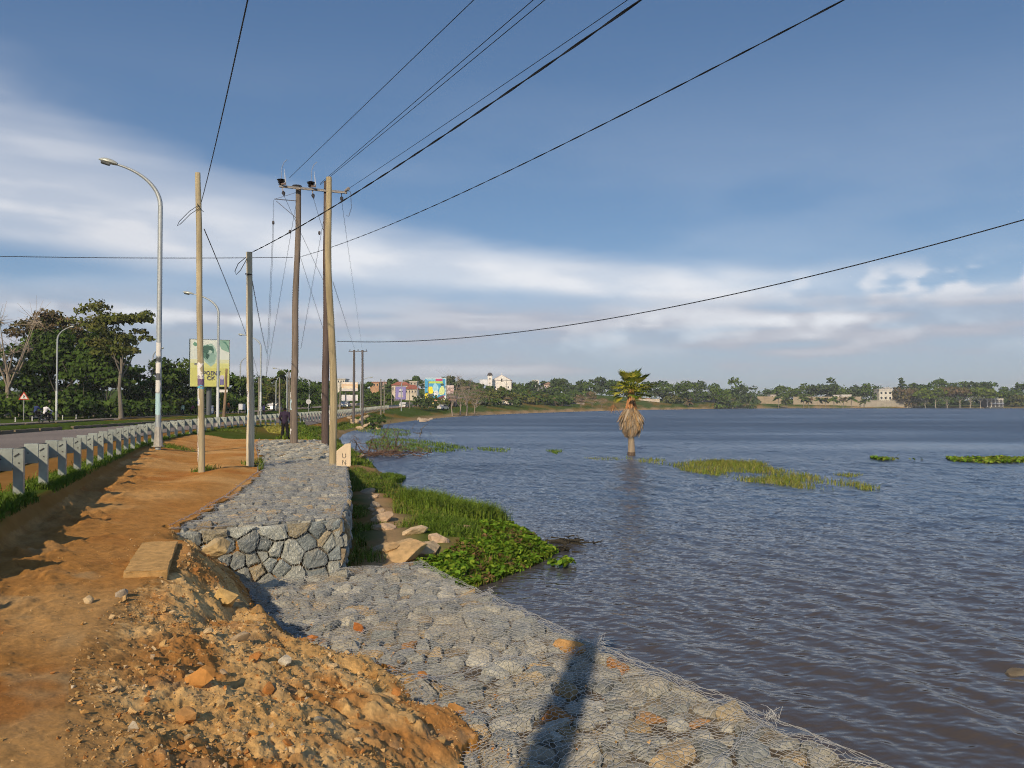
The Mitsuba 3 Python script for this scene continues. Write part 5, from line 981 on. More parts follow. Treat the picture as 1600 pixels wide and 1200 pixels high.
mb = MB(); HYP = sg.Polygon([(-.95, 24.4), (.1, 22.9), (.75, 21.3), (1.15, 20.2), (.95, 19.6), (.60, 18.8), (.15, 17.9), (-.35, 17.0), (-.9, 16.2), (-1.5, 15.6), (-2.0, 15.9), (-2.0, 16.8), (-1.5, 17.8), (-1.25, 18.6), (-.75, 19.2), (-.6, 20.4), (-.9, 21.4), (-.5, 22.4)])
P = inside(HYP, 7000, r); zb = np.maximum(gz(P[:, 0], P[:, 1]), 0.0); k = r.random(len(P)) > .75 * np.exp(-(((P[:, 0] - .05) / .5) ** 2 + ((P[:, 1] - 19.7) / .4) ** 2)); P, zb = P[k], zb[k]
gn = fb(P[:, 0] * 1.6, P[:, 1] * 1.6, 0, 3, 44); m_ = gn > .58
v, f, c = floaters(P[~m_], zb[~m_], .060, HY, r, .17); mb.raw(v, f, c); v, f, c = floaters(P[m_], zb[m_], .05, HY[3:] + [(.20, .13, .06), (.16, .11, .05)], r, .12); mb.raw(v, f, c); v, f, c = blades(P[::2], zb[::2], .17, .025, HY + [(.25, .20, .07)], r); mb.raw(v, f, c)
tag(put('water_hyacinth', mb, 'leaf'), 'bright green leafy mat of floating weed reaching from the bank into the water', kind='stuff')
for pts, n, lab in (([(855, 880), (885, 876), (902, 881), (892, 888), (862, 888)], 70, 'small floating weed patch just off the tip of the green mat'),):
    P = inside(poly_px(pts, .02), n, r); v, f, c = floaters(P, np.full(len(P), .0), .07, HY, r, .14); tag(put('floating_weed', MB().raw(v, f, c), 'leaf'), lab, kind='stuff')
mb = MB()
for pts, n in (([(1358, 716), (1400, 714), (1450, 716), (1440, 719), (1380, 720)], 700), ([(1478, 716), (1540, 715), (1602, 717), (1600, 723), (1545, 724), (1490, 721)], 1700), ([(1330, 738), (1346, 737), (1345, 740)], 60)):
    P = inside(poly_px(pts, .02), n, r); e = fb(P[:, 0] * .35, P[:, 1] * .35, 0, 3, 6); P = P[e + r.normal(0, .05, len(P)) > .36]; v, f, c = floaters(P, np.full(len(P), .0), .10, HY[:3] + YG_, r, .16); mb.raw(v, f, c)
tag(put('floating_weed', mb, 'leaf'), 'long thin line of floating weed far out at the right edge', kind='stuff')
mb = MB()
def reeds(pts, n, h, cols, w=.03):
    P = inside(poly_px(pts, .0), n, r); e = fb(P[:, 0] * .5, P[:, 1] * .5, 0, 3, 5); P = P[e + r.normal(0, .08, len(P)) > .42]; return blades(P, np.full(len(P), -.05), h, w, cols, r, .25, .3)
YG = [(.17, .215, .035), (.22, .235, .05), (.13, .185, .03), (.27, .245, .075)]
for pts, n, h in (([(1050, 727), (1085, 722), (1150, 722), (1210, 733), (1270, 746), (1340, 757), (1375, 764), (1340, 769), (1250, 764), (1170, 753), (1100, 742), (1060, 734)], 6800, .33), ([(1100, 722), (1180, 722), (1200, 727), (1130, 730)], 1500, .32), ([(975, 716), (1040, 720), (1050, 727), (1000, 722)], 700, .25), ([(1300, 741), (1350, 742), (1330, 747)], 160, .2), ([(905, 716), (960, 714), (975, 719), (930, 719)], 200, .16)):
    v, f, c = reeds(pts, n, h, YG); mb.raw(v, f, c)
tag(put('reeds', mb, 'leaf'), 'yellow-green reed bed standing in the open water right of the palm', kind='stuff')
mb = MB()
for pts, n, h in (([(570, 692), (600, 684), (640, 687), (700, 694), (742, 703), (700, 707), (640, 706), (600, 706), (575, 700)], 4600, .30), ([(572, 675), (600, 668), (640, 673), (643, 681), (600, 684)], 1700, .30), ([(745, 700), (800, 702), (790, 706), (750, 705)], 260, .25), ([(850, 704), (880, 705), (870, 709)], 160, .25), ([(560, 664), (590, 667), (570, 676), (548, 672)], 700, .35)):
    v, f, c = reeds(pts, n, h, YG if h > .3 else GR, .045); mb.raw(v, f, c)
tag(put('reeds', mb, 'leaf'), 'grassy reeds in the shallow water around the dead branches left of the palm', kind='stuff')
mb = MB(); YP = sg.Polygon([tuple(on(x, y, 1.75)[:2]) for x, y in ((408, 664), (440, 660), (476, 661), (474, 671), (420, 675))]); P = inside(YP, 6000, r); v, f, c = blades(P, gz(P[:, 0], P[:, 1]) - .02, .14, .05, [(.36, .34, .07), (.30, .31, .06), (.40, .35, .10)], r); mb.raw(v, f, c)
tag(put('dry_grass', mb, 'leaf'), 'patch of yellow grass behind the far end of the stone wall', kind='stuff')
mb = MB(); SG = sg.Polygon([(-9.4, 44), (-13, 44), (-17, 60), (-24, 90), (-24.5, 130), (-22.5, 130), (-21.8, 110), (-20.4, 92), (-15, 68), (-11.4, 58), (-8, 46)]); P = inside(SG, 15000, r); g = fb(P[:, 0] * .3, P[:, 1] * .3, 0, 3, 18); P = P[g > .42]; v, f, c = blades(P, gz(P[:, 0], P[:, 1]) - .03, .34, .06, GR + DRYG[1:2], r); mb.raw(v, f, c)
tag(put('shore_grass', mb, 'leaf'), 'rough green grass along the shore beyond the stone wall', kind='stuff')
# dead branches in the shallows, drift at the mat's tip
def branchy(mb, c, n, L, r, col, flat=.35, rad=.02):
    for _ in range(n):
        a = r.uniform(0, 6.283); d = np.array([math.cos(a), math.sin(a) * .6, r.normal(.0, flat)]); p = c + r.normal(0, 1, 3) * [L * .5, L * .25, .05]; q = np.linspace(0, 1, 5)[:, None]; ln = L * r.uniform(.3, .9)
        P = p + d * q * ln + gaussian_filter(r.normal(0, .06, (5, 3)), (1, 0)) * L * .4; mb.tube(P, rad * np.linspace(1, .3, 5), col, 4, False)
        for _ in range(3):
            e = P[r.integers(1, 5)]; mb.tube([e, e + r.normal(0, .18, 3) * L * .5 + [0, 0, .05 * L]], [rad * .4, rad * .15], col, 3, False)
mb = MB(); br = on(605, 712, .05); branchy(mb, br + [0, 0, .15], 60, 2.6, r, (.14, .085, .06), .18, .035); branchy(mb, br + [-.4, .6, .7], 26, 2.0, r, (.15, .10, .075), .7, .028)
for (x0, y0), (x1, y1) in (((575, 708), (582, 682)), ((590, 706), (586, 690)), ((618, 700), (624, 672)), ((602, 705), (612, 688)), ((556, 702), (553, 688)), ((616, 698), (630, 690)), ((572, 712), (556, 690))):
    p, q = on(x0, y0, 0.), at(x1, y1, br[1]); mb.tube([p, p * .5 + q * .5 + r.normal(0, .08, 3), q], [.05, .04, .02], (.13, .085, .06), 5)
    branchy(mb, q, 5, .9, r, (.14, .10, .07), .6, .018)
tag(put('dead_branches', mb, 'wood'), 'tangle of brown dead branches in the shallows right of the boundary stone', 'branches')
mb = MB(); q0 = on(655, 682, 0.); branchy(mb, q0 + [0, 0, .4], 7, 1.4, r, (.12, .10, .07), .8, .03); mb.tube([q0 - [0, 0, .2], q0 + [.3, 0, .9], q0 + [.9, 0, 1.35]], [.05, .04, .02], (.12, .10, .075), 5)
tag(put('dead_branches', mb, 'wood'), 'small twig with dark tips sticking out of the water behind the reeds', 'branches')
for (px, py, w, lab) in ((882, 846, .75, 'dark clump of drift floating off the tip of the green mat'), (872, 858, .5, 'smaller dark drift clump nearest the green mat')):
    mb = MB(); p = on(px, py, .03); branchy(mb, p, 26, w, r, (.05, .042, .03), .12, .022); mb.tube([p - [w * .55, 0, .01], p + [0, .02, .02], p + [w * .55, 0, 0]], .06, (.05, .042, .03), 6); mb.tube([p - [0, w * .3, .01], p + [.02, 0, .02], p + [0, w * .3, 0]], .06, (.05, .042, .03), 6); tag(put('driftwood', mb, 'wood'), lab, 'driftwood')
# pale rocks on the bank
def shore_rock(px, py, z, size, label, col, seed, flat=.5, n=26, group=None, sink=.1, cat='rock'):
    p = on(px, py, z); zz = max(gz(p[0], p[1])[0], -.05); v, f = rock([p[0], p[1], zz + size * flat * sink], size, seed, n, flat, sharp=.14); return tag(put('rock', MB().raw(v, f, col), 'stone'), label, cat, group)
PR = (.56, .40, .23)
shore_rock(622, 868, .5, 1.5, 'broad cracked tan rock slab between the wall and the green mat', (.55, .38, .19), 31, .30)
shore_rock(663, 866, .42, 1.0, 'tan rock block at the right end of the cracked slab', (.56, .41, .24), 32, .45)
shore_rock(648, 846, .45, .9, 'flat pale rock behind the cracked slab', (.58, .45, .29), 33, .3)
shore_rock(684, 862, .32, .62, 'small broken pale rock beside the green mat', (.60, .44, .30), 34, .6)
shore_rock(597, 868, .5, .9, 'half buried tan rock in the shade edge of the wall', (.50, .34, .17), 35, .3)
shore_rock(716, 846, .25, .8, 'pinkish flat rock lying within the weeds', (.46, .31, .22), 36, .25)
for i, (px, py, w) in enumerate(((574, 774, .7), (582, 783, .5), (586, 795, .6), (590, 806, .55), (596, 818, .75), (600, 832, .7), (580, 802, .4))): shore_rock(px, py, .55, w, f"{ORD[i]}pale stone in the row down the bare strip beside the wall, from the top".strip(), (.52, .38, .25), 50 + i, .4)
shore_rock(564, 719, .1, 1.3, 'flat brown rock at the water below the dead branches', (.40, .29, .20), 60, .2)
for i, (px, py, w) in enumerate(((537, 657, 1.4), (546, 658, 1.2), (556, 661, 2.6), (566, 658, 2.2), (572, 662, 2.0), (580, 660, 1.8), (586, 663, 1.3), (562, 664, 1.6), (550, 662, 1.2), (574, 655, 1.2), (592, 664, 1.1))):
    shore_rock(px, py, .6, w, f"{(ORD + ['eighth ', 'ninth ', 'tenth ', 'last '])[i]}pale boulder of the rock pile on the shore behind the pole pair".strip(), (.52, .40, .26), 70 + i, .55)
for i, (px, py, w) in enumerate(((656, 653, 1.8), (660, 655, 2.2), (665, 654, 1.8), (672, 652, 1.4))): shore_rock(px, py, .5, w, f"{ORD[i]}pale rock at the waterline under the bright billboard".strip(), (.50, .40, .30), 90 + i, .6)

shore_rock(1590, 1047, .02, .42, 'dark wet rock breaking the water at the right edge', (.14, .11, .075), 97, .35)
# ------------------------------------------------------------------ people
def human(name, label, foot, head_h=1.72, face=0., J=None, skin=(.10, .06, .04), shirt=(.05, .035, .06), pants=(.02, .02, .024), hair=(.015, .013, .012), shoes=(.03, .025, .02)):
    """one continuous body along a posed skeleton; clothes as close-fitting children"""
    s = head_h / 1.72; K = dict(pelvis=(0, 0, .93), waist=(0, 0, 1.08), chest=(0, .0, 1.30), neck=(0, .01, 1.47), head=(0, .02, 1.60), shL=(-.19, 0, 1.41), shR=(.19, 0, 1.41), elL=(-.27, .02, 1.13), elR=(.27, .02, 1.13), haL=(-.27, .08, .90), haR=(.27, .08, .90), hipL=(-.09, 0, .90), hipR=(.09, 0, .90), knL=(-.13, .03, .50), knR=(.13, .03, .50), anL=(-.17, 0, .09), anR=(.17, 0, .09), toL=(-.19, .15, .035), toR=(.19, .15, .035)); K.update(J or {})
    K = {k: np.array(v, float) * s for k, v in K.items()}; ca, sa = math.cos(face), math.sin(face); Rm = np.array([[ca, -sa, 0], [sa, ca, 0], [0, 0, 1]]); ico = trimesh.creation.icosphere(1).vertices
    import manifold3d as m3
    def bones(L, grow=0.):
        M = None
        for a, ra, b, rb in L:
            h = m3.Manifold.hull_points(np.vstack([ico * (ra + grow) * s + K[a], ico * (rb + grow) * s + K[b]])); M = h if M is None else M + h
        m = M.refine_to_length(.045 * s).to_mesh(); t = trimesh.Trimesh(m.vert_properties[:, :3], m.tri_verts, process=True); trimesh.smoothing.filter_taubin(t, iterations=6); t.vertices = t.vertices @ Rm.T + np.asarray(foot); return t
    torso = [('pelvis', .145, 'waist', .135), ('waist', .135, 'chest', .155), ('chest', .155, 'neck', .075), ('shL', .075, 'shR', .075), ('shL', .07, 'chest', .13), ('shR', .07, 'chest', .13)]
    arms = [(f'sh{q}', .062, f'el{q}', .047) for q in 'LR']; fore = [(f'el{q}', .045, f'ha{q}', .032) for q in 'LR']; legs = [x for q in 'LR' for x in ((f'hip{q}', .098, f'kn{q}', .066), (f'kn{q}', .066, f'an{q}', .045))]; feet = [(f'an{q}', .045, f'to{q}', .038) for q in 'LR']
    hk = []
    for q, sg_ in (('L', -1), ('R', 1)):       # palm, four fingers and a thumb, slightly curled
        h = K['ha' + q] / s; e = K['el' + q] / s; d = (h - e) / np.linalg.norm(h - e); w = np.cross(d, [1, 0, 0]); w /= np.linalg.norm(w) + 1e-9; K['pa' + q] = (h + d * .08) * s; hk.append(('ha' + q, .030, 'pa' + q, .032))
        for i, l in enumerate((.075, .085, .08, .06)): K[f'f{q}{i}'] = (h + d * (.08 + l) + w * (i - 1.5) * .02 - np.array([sg_ * .02, 0, 0])) * s; K[f'k{q}{i}'] = (h + d * .085 + w * (i - 1.5) * .02) * s; hk.append((f'k{q}{i}', .011, f'f{q}{i}', .008))
        K['t' + q] = (h + d * .09 + w * .06) * s; hk.append(('ha' + q, .016, 't' + q, .010))
    K['nose'] = K['head'] + np.array([0, .105, -.01]) * s; K['jaw'] = K['head'] + np.array([0, .045, -.075]) * s; K['eaL'] = K['head'] + np.array([-.088, .0, -.01]) * s; K['eaR'] = K['head'] + np.array([.088, .0, -.01]) * s
    k = thing(name, label, 'person')
    put('body', MB().tm(bones(torso + arms + fore + legs + feet + hk + [('neck', .055, 'head', .088), ('head', .092, 'jaw', .06), ('nose', .014, 'head', .05), ('eaL', .022, 'eaR', .022)]), skin), 'leaf', parent=k)
    put('shirt', MB().tm(bones([x for x in torso if x[0] != 'neck'] + arms + fore[:2], .018), shirt), 'leaf', parent=k); put('trousers', MB().tm(bones([('pelvis', .14, 'hipL', .1), ('pelvis', .14, 'hipR', .1)] + legs, .020), pants), 'leaf', parent=k)
    put('shoes', MB().tm(bones(feet, .012), shoes), 'leaf', parent=k); K['crown'] = K['head'] + np.array([0, -.02, .03]) * s; put('hair', MB().tm(bones([('crown', .094, 'head', .080)], .004), hair), 'leaf', parent=k); return k
wp = on(445, 686, ZUP); human('person', 'dark-clothed person standing legs apart on the wall with their back turned', [wp[0], wp[1], ZUP], 1.74, math.radians(-8), dict(haL=(-.24, .16, .98), haR=(.24, .16, .98), elL=(-.29, -.02, 1.14), elR=(.29, -.02, 1.14)))

# ------------------------------------------------------------------ motorcycles on the far road
def wheel(mb, c, R_, w, M, col=(.02, .02, .02)):
    a = np.linspace(0, 2 * np.pi, 19); P = np.asarray(c) + np.outer(np.cos(a) * R_, M[:, 0]) + np.outer(np.sin(a) * R_, [0, 0, 1.]); mb.tube(P, w, col, 6, False); return mb
def motorcycle(p, face, label, tint):
    ca, sa = math.cos(face), math.sin(face); M = np.stack([[ca, sa, 0], [-sa, ca, 0], [0, 0, 1.]], 1); L = lambda x, y, z: np.asarray(p) + M @ np.array([x, y, z]); k = thing('motorcycle', label, 'motorcycle')
    for x in (-.64, .64):
        m = wheel(MB(), L(x, 0, .31), .27, .05, M)
        for a in np.linspace(0, np.pi, 5)[:-1]: m.tube([L(x, 0, .31) + M[:, 0] * .25 * math.cos(a) + [0, 0, .25 * math.sin(a)], L(x, 0, .31) - M[:, 0] * .25 * math.cos(a) - [0, 0, .25 * math.sin(a)]], .008, (.4, .4, .4), 4, False)
        put('wheel', m, 'paint', parent=k)
    put('frame', MB().tube([L(-.64, .07, .31), L(-.2, .08, .38), L(.2, .08, .45), L(.5, 0, .92)], .03, (.05, .05, .055), 6).tube([L(.64, .06, .31), L(.46, .05, .95)], .028, (.3, .3, .3), 6).tube([L(.64, -.06, .31), L(.46, -.05, .95)], .028, (.3, .3, .3), 6).box(L(.02, 0, .42), [.36, .22, .3], (.08, .08, .085), M, .03), 'paint', parent=k)
    put('tank', MB().box(L(.22, 0, .84), [.46, .25, .20], tint, M, .05), 'paint', parent=k); put('seat', MB().box(L(-.33, 0, .82), [.74, .25, .10], (.03, .03, .03), M, .03), 'paint', parent=k)
    put('handlebar', MB().tube([L(.34, -.36, 1.04), L(.45, -.12, 1.0), L(.45, .12, 1.0), L(.34, .36, 1.04)], .016, (.2, .2, .2), 5), 'paint', parent=k); put('headlight', MB().tube([L(.52, 0, .92), L(.62, 0, .92)], [.06, .09], (.6, .6, .58), 8), 'paint', parent=k)
    put('exhaust', MB().tube([L(.1, -.14, .3), L(-.3, -.15, .3), L(-.75, -.16, .38)], [.025, .04, .045], (.35, .35, .35), 6), 'paint', parent=k); return L, face
def rider(label, p, face, shirt, **kw):
    s = dict(pelvis=(0, -.18, .92), waist=(0, -.14, 1.06), chest=(0, -.06, 1.26), neck=(0, .02, 1.42), head=(0, .05, 1.56), shL=(-.19, -.04, 1.37), shR=(.19, -.04, 1.37), elL=(-.30, .14, 1.16), elR=(.30, .14, 1.16), haL=(-.34, .38, 1.06), haR=(.34, .38, 1.06), hipL=(-.10, -.17, .90), hipR=(.10, -.17, .90), knL=(-.19, .22, .72), knR=(.19, .22, .72), anL=(-.18, .02, .34), anR=(.18, .02, .34), toL=(-.19, .18, .28), toR=(.19, .18, .28))
    return human('person', label, p, 1.72, face, s, shirt=shirt, **kw)
for px, py, Y, lab, rl, sh, tint in ((72, 662, 74., 'dark motorcycle ridden by the person in white on the far road', 'rider in a white shirt on the right-hand motorcycle', (.75, .74, .76), (.03, .03, .05)), (57, 656, 84., 'motorcycle ridden by the person in blue behind the other one', 'rider in a dark blue shirt on the left-hand motorcycle', (.04, .06, .16), (.25, .03, .03))):
    p = at(px, py, Y); _, tt = along(np.interp(Y, RAIL[:, 1], RAIL_S))[:2]; p[2] = gz(p[0], p[1])[0] + .035; fa = math.atan2(tt[1], tt[0]) - .25; motorcycle(p, fa, lab, tint); rider(rl, p + [0, 0, .06], fa - math.pi / 2, sh)
# ------------------------------------------------------------------ signs, posts and billboards
def flat(mb, pts, M, O, col, t=.02, off=0.): 
    g = trimesh.creation.extrude_polygon(sg.Polygon(pts).buffer(0) if not hasattr(pts, 'geom_type') else pts, t, engine='earcut'); v = g.vertices + [0, 0, off]; mb.raw((v @ M.T + O)[g.faces].reshape(-1, 3), np.arange(len(g.faces) * 3).reshape(-1, 3), col); return mb
def facing(x, y, turn=0.):
    a = math.atan2(x, y) + turn; return np.array([[math.cos(a), 0, 0], [-math.sin(a), 0, 0], [0, 1, 0]]) @ np.eye(3) if False else np.stack([[math.cos(a), -math.sin(a), 0], [0, 0, 1.], [-math.sin(a), -math.cos(a), 0]], 1)
sp = at(37, 652, 86.); sp[2] = gz(sp[0], sp[1])[0]; top = at(37, 612, 86.)[2]; k = thing('warning_sign', 'triangular white warning sign with a red border on a thin post', 'sign'); M = facing(sp[0], sp[1], .1); hh = top - sp[2]
put('post', MB().tube([sp, sp + [0, 0, hh - .1]], .045, (.38, .38, .36), 6), 'galvanised', parent=k); tri = [(-.5, hh - .85), (.5, hh - .85), (0, hh)]
put('plate', flat(MB(), tri, M, sp, (.55, .06, .04), .03, .05), 'paint', parent=k); put('face', flat(MB(), [(-.36, hh - .77), (.36, hh - .77), (0, hh - .17)], M, sp, (.78, .74, .68), .02, .085), 'paint', parent=k); put('symbol', flat(flat(MB(), [(-.04, hh - .72), (.04, hh - .72), (.04, hh - .36), (-.04, hh - .36)], M, sp, (.03, .03, .03), .015, .108), [(.05, hh - .6), (.13, hh - .5), (.10, hh - .46), (.03, hh - .55)], M, sp, (.03, .03, .03), .015, .108), 'paint', parent=k)
sp = at(482, 645, 120.); sp[2] = gz(sp[0], sp[1])[0]; hh = at(482, 624, 120.)[2] - sp[2]; k = thing('road_sign', 'round pale road sign seen from behind left of the brown pole', 'sign'); M = facing(sp[0], sp[1])
put('post', MB().tube([sp, sp + [0, 0, hh]], .05, (.36, .37, .36), 6), 'galvanised', parent=k); put('plate', flat(MB(), sg.Point(0, hh - .35).buffer(.38), M, sp, (.50, .52, .52), .03, .05), 'paint', parent=k)
sp = at(378, 650, 112.); sp[2] = gz(sp[0], sp[1])[0]; hh = at(378, 631, 112.)[2] - sp[2]; k = thing('notice_board', 'small white notice board left of the short greyish pole', 'sign'); M = facing(sp[0], sp[1]); zb = at(378, 640, 112.)[2] - sp[2]
put('panel', flat(MB(), [(-.45, zb), (.45, zb), (.45, hh), (-.45, hh)], M, sp, (.66, .68, .72), .06), 'paint', parent=k); put('post', MB().tube([sp + M[:, 0] * -.4 - [0, 0, .2], sp + M[:, 0] * -.4 + [0, 0, hh]], .04, (.3, .3, .3), 5), 'galvanised', parent=k); put('post', MB().tube([sp + M[:, 0] * .4 - [0, 0, .2], sp + M[:, 0] * .4 + [0, 0, hh]], .04, (.3, .3, .3), 5), 'galvanised', parent=k)
sp = at(353, 650, 78.); sp[2] = 1.9; k = thing('wooden_post', 'leaning brown wooden post with a white board before the yellow billboard', 'post'); put('shaft', MB().tube([at(348, 668, 66.) - [0, 0, .2], at(352, 620, 66.), at(354, 576, 66.)], [.14, .12, .09], (.24, .17, .11), 8), 'wood', True, parent=k); put('board', flat(MB(), [(-.34, 0), (.34, 0), (.34, .22), (-.34, .22)], facing(-23, 66), at(349, 613, 66.), (.72, .71, .66), .03, .12), 'paint', parent=k)
def billboard(px0, px1, py0, py1, Y, label, art, turn=0., depth=.4, posts=1, yb=652, col=(.06, .065, .07), pcol=(.12, .13, .14), ptop=None):
    a, b = at(px0, py1, Y), at(px1, py0, Y); w, h = b[0] - a[0], b[2] - a[2]; O = (a + [a[0] + w, a[1], a[2]]) / 2; O[2] = a[2]; M = facing(O[0], O[1], turn); k = thing('billboard', label, 'billboard'); g = gz(O[0], O[1] + 1)[0]
    put('frame', flat(MB(), [(-w / 2 - .06, -.06), (w / 2 + .06, -.06), (w / 2 + .06, h + .06), (-w / 2 - .06, h + .06)], M, O, col, depth, -depth - .03), 'paint', parent=k)
    for j in range(posts):
        x = (j - (posts - 1) / 2) * w / max(posts, 1) * 1.1; q = O + M[:, 0] * x - M[:, 2] * (depth + .2); put('post', MB().tube([[q[0], q[1], g - .3], [q[0], q[1], a[2] + h * .5]], .32 if posts == 1 else .12, pcol, 10), 'galvanised', True, parent=k)
    put('panel', flat(MB(), [(-w / 2, 0), (w / 2, 0), (w / 2, h), (-w / 2, h)], M, O, art[0], .03, -.03), 'paint', parent=k); am = MB()
    for i, (pts, c) in enumerate(art[1:]):
        if isinstance(pts, str): continue
        flat(am, [((x - .5) * w, y * h) for x, y in pts], M, O, c, .004 + .004 * i, .004)
    if am: put('artwork', am, 'paint', parent=k)
    return k, M, O, w, h
def rect(x0, y0, x1, y1): return [(x0, y0), (x1, y0), (x1, y1), (x0, y1)]
def blob(cx, cy, rx, ry, seed, n=14, j=.18):
    r_ = rng(seed); a = np.linspace(0, 6.283, n + 1)[:-1]; return [(cx + rx * math.cos(t) * r_.uniform(1 - j, 1 + j), cy + ry * math.sin(t) * r_.uniform(1 - j, 1 + j)) for t in a]
YL = (.60, .60, .19); MT = (.62, .72, .64); TL = (.10, .22, .17)
art = [(.66, .72, .66), (rect(0, 0, 1, .40), YL), (rect(0, .40, 1, .50), (.64, .66, .26)), (rect(0, .50, 1, .58), (.66, .69, .44)), (blob(.48, .70, .20, .24, 1), (.36, .52, .45)), (blob(.46, .72, .15, .18, 2), TL), (blob(.52, .62, .13, .12, 3), (.26, .42, .36)), (blob(.44, .80, .12, .08, 4, 12, .35), (.06, .14, .11)), ([(.70, 1), (.99, 1), (.99, .74), (.80, .80), (.74, .90)], (.26, .44, .36)), ([(.80, .98), (.92, .90), (.98, .78), (.99, .86), (.90, .97)], (.10, .24, .19)), (blob(.12, .90, .05, .045, 5), (.16, .34, .24)), (rect(.76, .04, .86, .18), (.20, .18, .36)), (blob(.81, .20, .06, .05, 6), (.55, .52, .60)),
       (rect(.10, .455, .18, .470), (.10, .10, .20)), (rect(.10, .485, .17, .498), (.10, .10, .20)), (blob(.50, .74, .05, .03, 9, 9, .4), (.40, .55, .48)), (blob(.43, .66, .04, .06, 10, 9, .4), (.04, .10, .08))]
k, M, O, w, h = billboard(299, 357, 531, 604, 100., 'tall yellow and white billboard with a green portrait print behind the poster-covered pole', art, -.10, .85, 1, col=(.045, .06, .05))
def signtext(k, txt, x, y, hgt, M, O, w, h, col, bold=True):
    t = meshkit.text_mesh(txt, hgt, .02, bold); v = t.vertices + [(x - .5) * w, y * h, .09]; put('lettering', MB().raw(v @ M.T + O, t.faces, col), 'paint', parent=k)
signtext(k, 'POINT', .30, .245, .50, M, O, w, h, (.03, .025, .16), False); signtext(k, 'CK', .42, .14, .50, M, O, w, h, (.03, .025, .16), False)
billboard(534, 559, 597, 611, 215., 'cream and orange upper billboard panel right of the pale pole', [(.74, .66, .56), (rect(0, .0, 1, .2), (.60, .56, .56)), (rect(0, .35, 1, .8), (.76, .55, .36)), (blob(.4, .45, .3, .14, 1), (.82, .70, .52)), (rect(.05, .82, .95, .97), (.78, .72, .66))], .05, .4, 2)
billboard(534, 559, 617, 626, 216., 'white lower billboard panel right of the pale pole', [(.74, .74, .76), (rect(.05, .1, .95, .35), (.66, .62, .70)), (rect(.1, .55, .6, .75), (.70, .68, .76))], .05, .4, 2)
billboard(618, 634, 604, 624, 235., 'purple billboard with a pale figure left of the bright one', [(.24, .21, .48), (blob(.5, .45, .22, .22, 2), (.52, .50, .60)), (blob(.52, .72, .16, .12, 3), (.60, .58, .64)), (rect(.35, .56, .72, .64), (.06, .05, .12)), (blob(.5, .25, .25, .12, 5), (.56, .48, .46))], 0, .3, 1)
AB = [(.06, .34, .60), (rect(0, 0, .16, .40), (.85, .72, .03)), ([(0, 0), (.75, 0), (.55, .20), (0, .26)], (.86, .68, .05)), ([(.35, 0), (1, 0), (1, .34), (.62, .10)], (.72, .68, .66)), ([(.22, .06), (.70, .08), (.95, .34), (.55, .22), (.25, .2)], (.60, .06, .10)), (rect(.08, .90, .50, .96), (.30, .62, .74)), (rect(.50, .88, .82, .97), (.52, .07, .18)), (rect(.18, .79, .84, .87), (.50, .66, .10)), (blob(.27, .53, .14, .16, 3), (.88, .76, .02)), (blob(.25, .32, .14, .08, 4), (.10, .12, .12)), (blob(.50, .60, .13, .20, 5), (.35, .66, .80)), (blob(.53, .40, .12, .12, 6), (.72, .78, .82)), (blob(.80, .50, .13, .18, 7), (.66, .78, .34)), (blob(.82, .74, .09, .05, 8), (.05, .09, .09)), (blob(.80, .26, .10, .06, 9), (.14, .05, .08)), (rect(.3, .10, .6, .15), (.85, .45, .35)), (rect(.97, .0, 1, 1), (.6, .75, .8)), (rect(0, .97, 1, 1), (.6, .75, .8))]
billboard(664, 697, 590.5, 631, 232., 'large bright blue and yellow billboard with cartoon colours by the bay', AB, .02, .3, 2, col=(.5, .6, .62))
billboard(698, 709, 602, 615, 250., 'small pale pink billboard just right of the bright one', [(.70, .58, .56), (rect(.12, .35, .48, .72), (.34, .26, .26)), (rect(.5, .15, .92, .5), (.64, .42, .40))], 0, .3, 1)
billboard(749.5, 762, 593, 602, 400., 'white billboard standing left of the church tower', [(.66, .68, .72), (rect(.05, .2, .9, .8), (.72, .73, .76))], 0, .4, 2, col=(.25, .26, .3))
# far poles: a pair with crossarms, and single ones
for px, xb, top, yb, Y, lab in ((553, 552, 547, 655, 118., 'left one of two thin tall poles with crossarms near the rock pile'), (566, 566, 547, 652, 118., 'right one of two thin tall poles with crossarms near the rock pile')):
    b = at(xb, yb, Y); b[2] = gz(b[0], b[1])[0] - .3; pole('g%d' % px, 'wooden_pole', lab, b, at(px, top, Y), .20, .15, (.13, .12, .12), px); t = at(px, top + 2, Y); put('crossarm', MB().box(t, [1.5, .1, .12], (.10, .10, .11)).tube([t + [-.6, 0, 0], t + [-.6, 0, .3]], .05, (.08, .08, .09), 6).tube([t + [.6, 0, 0], t + [.6, 0, .3]], .05, (.08, .08, .09), 6), 'galvanised', parent=POLES['g%d' % px][0])
for i, (px, top, yb, Y, lab) in enumerate(((595, 592, 655, 150., 'thin pole right of the rock pile bush'), (600, 594, 645, 170., 'thin pole just behind the rock pile bush'), (531, 597, 648, 150., 'thin pole left of the cream billboard'), (640, 612, 642, 210., 'short pole between the purple and bright billboards'), (612, 606, 642, 200., 'thin pole left of the purple billboard'), (669, 596, 640, 220., 'dark pole standing in front of the bright billboard'), (404, 590, 655, 100., 'thin pole right beside the short greyish pole'), (437, 590, 650, 110., 'thin pole left of the person on the wall'), (452, 580, 650, 130., 'thin pole right of the person on the wall'), (791, 592, 622, 330., 'utility pole in front of the church'))):
    b = at(px, yb, Y); b[2] = gz(b[0], b[1])[0] - .3; pole('h%d' % i, 'wooden_pole', lab, b, at(px, top, Y), .12 if i != 9 else .2, .09, (.26, .24, .20), 60 + i)
tree(at(585, 645, 112)[0], 112, 3.6, 3.4, 'small dark bush tree on the shore right of the pole pair', 'dark', 420, .22, 880, low=.0, gaps=.25)
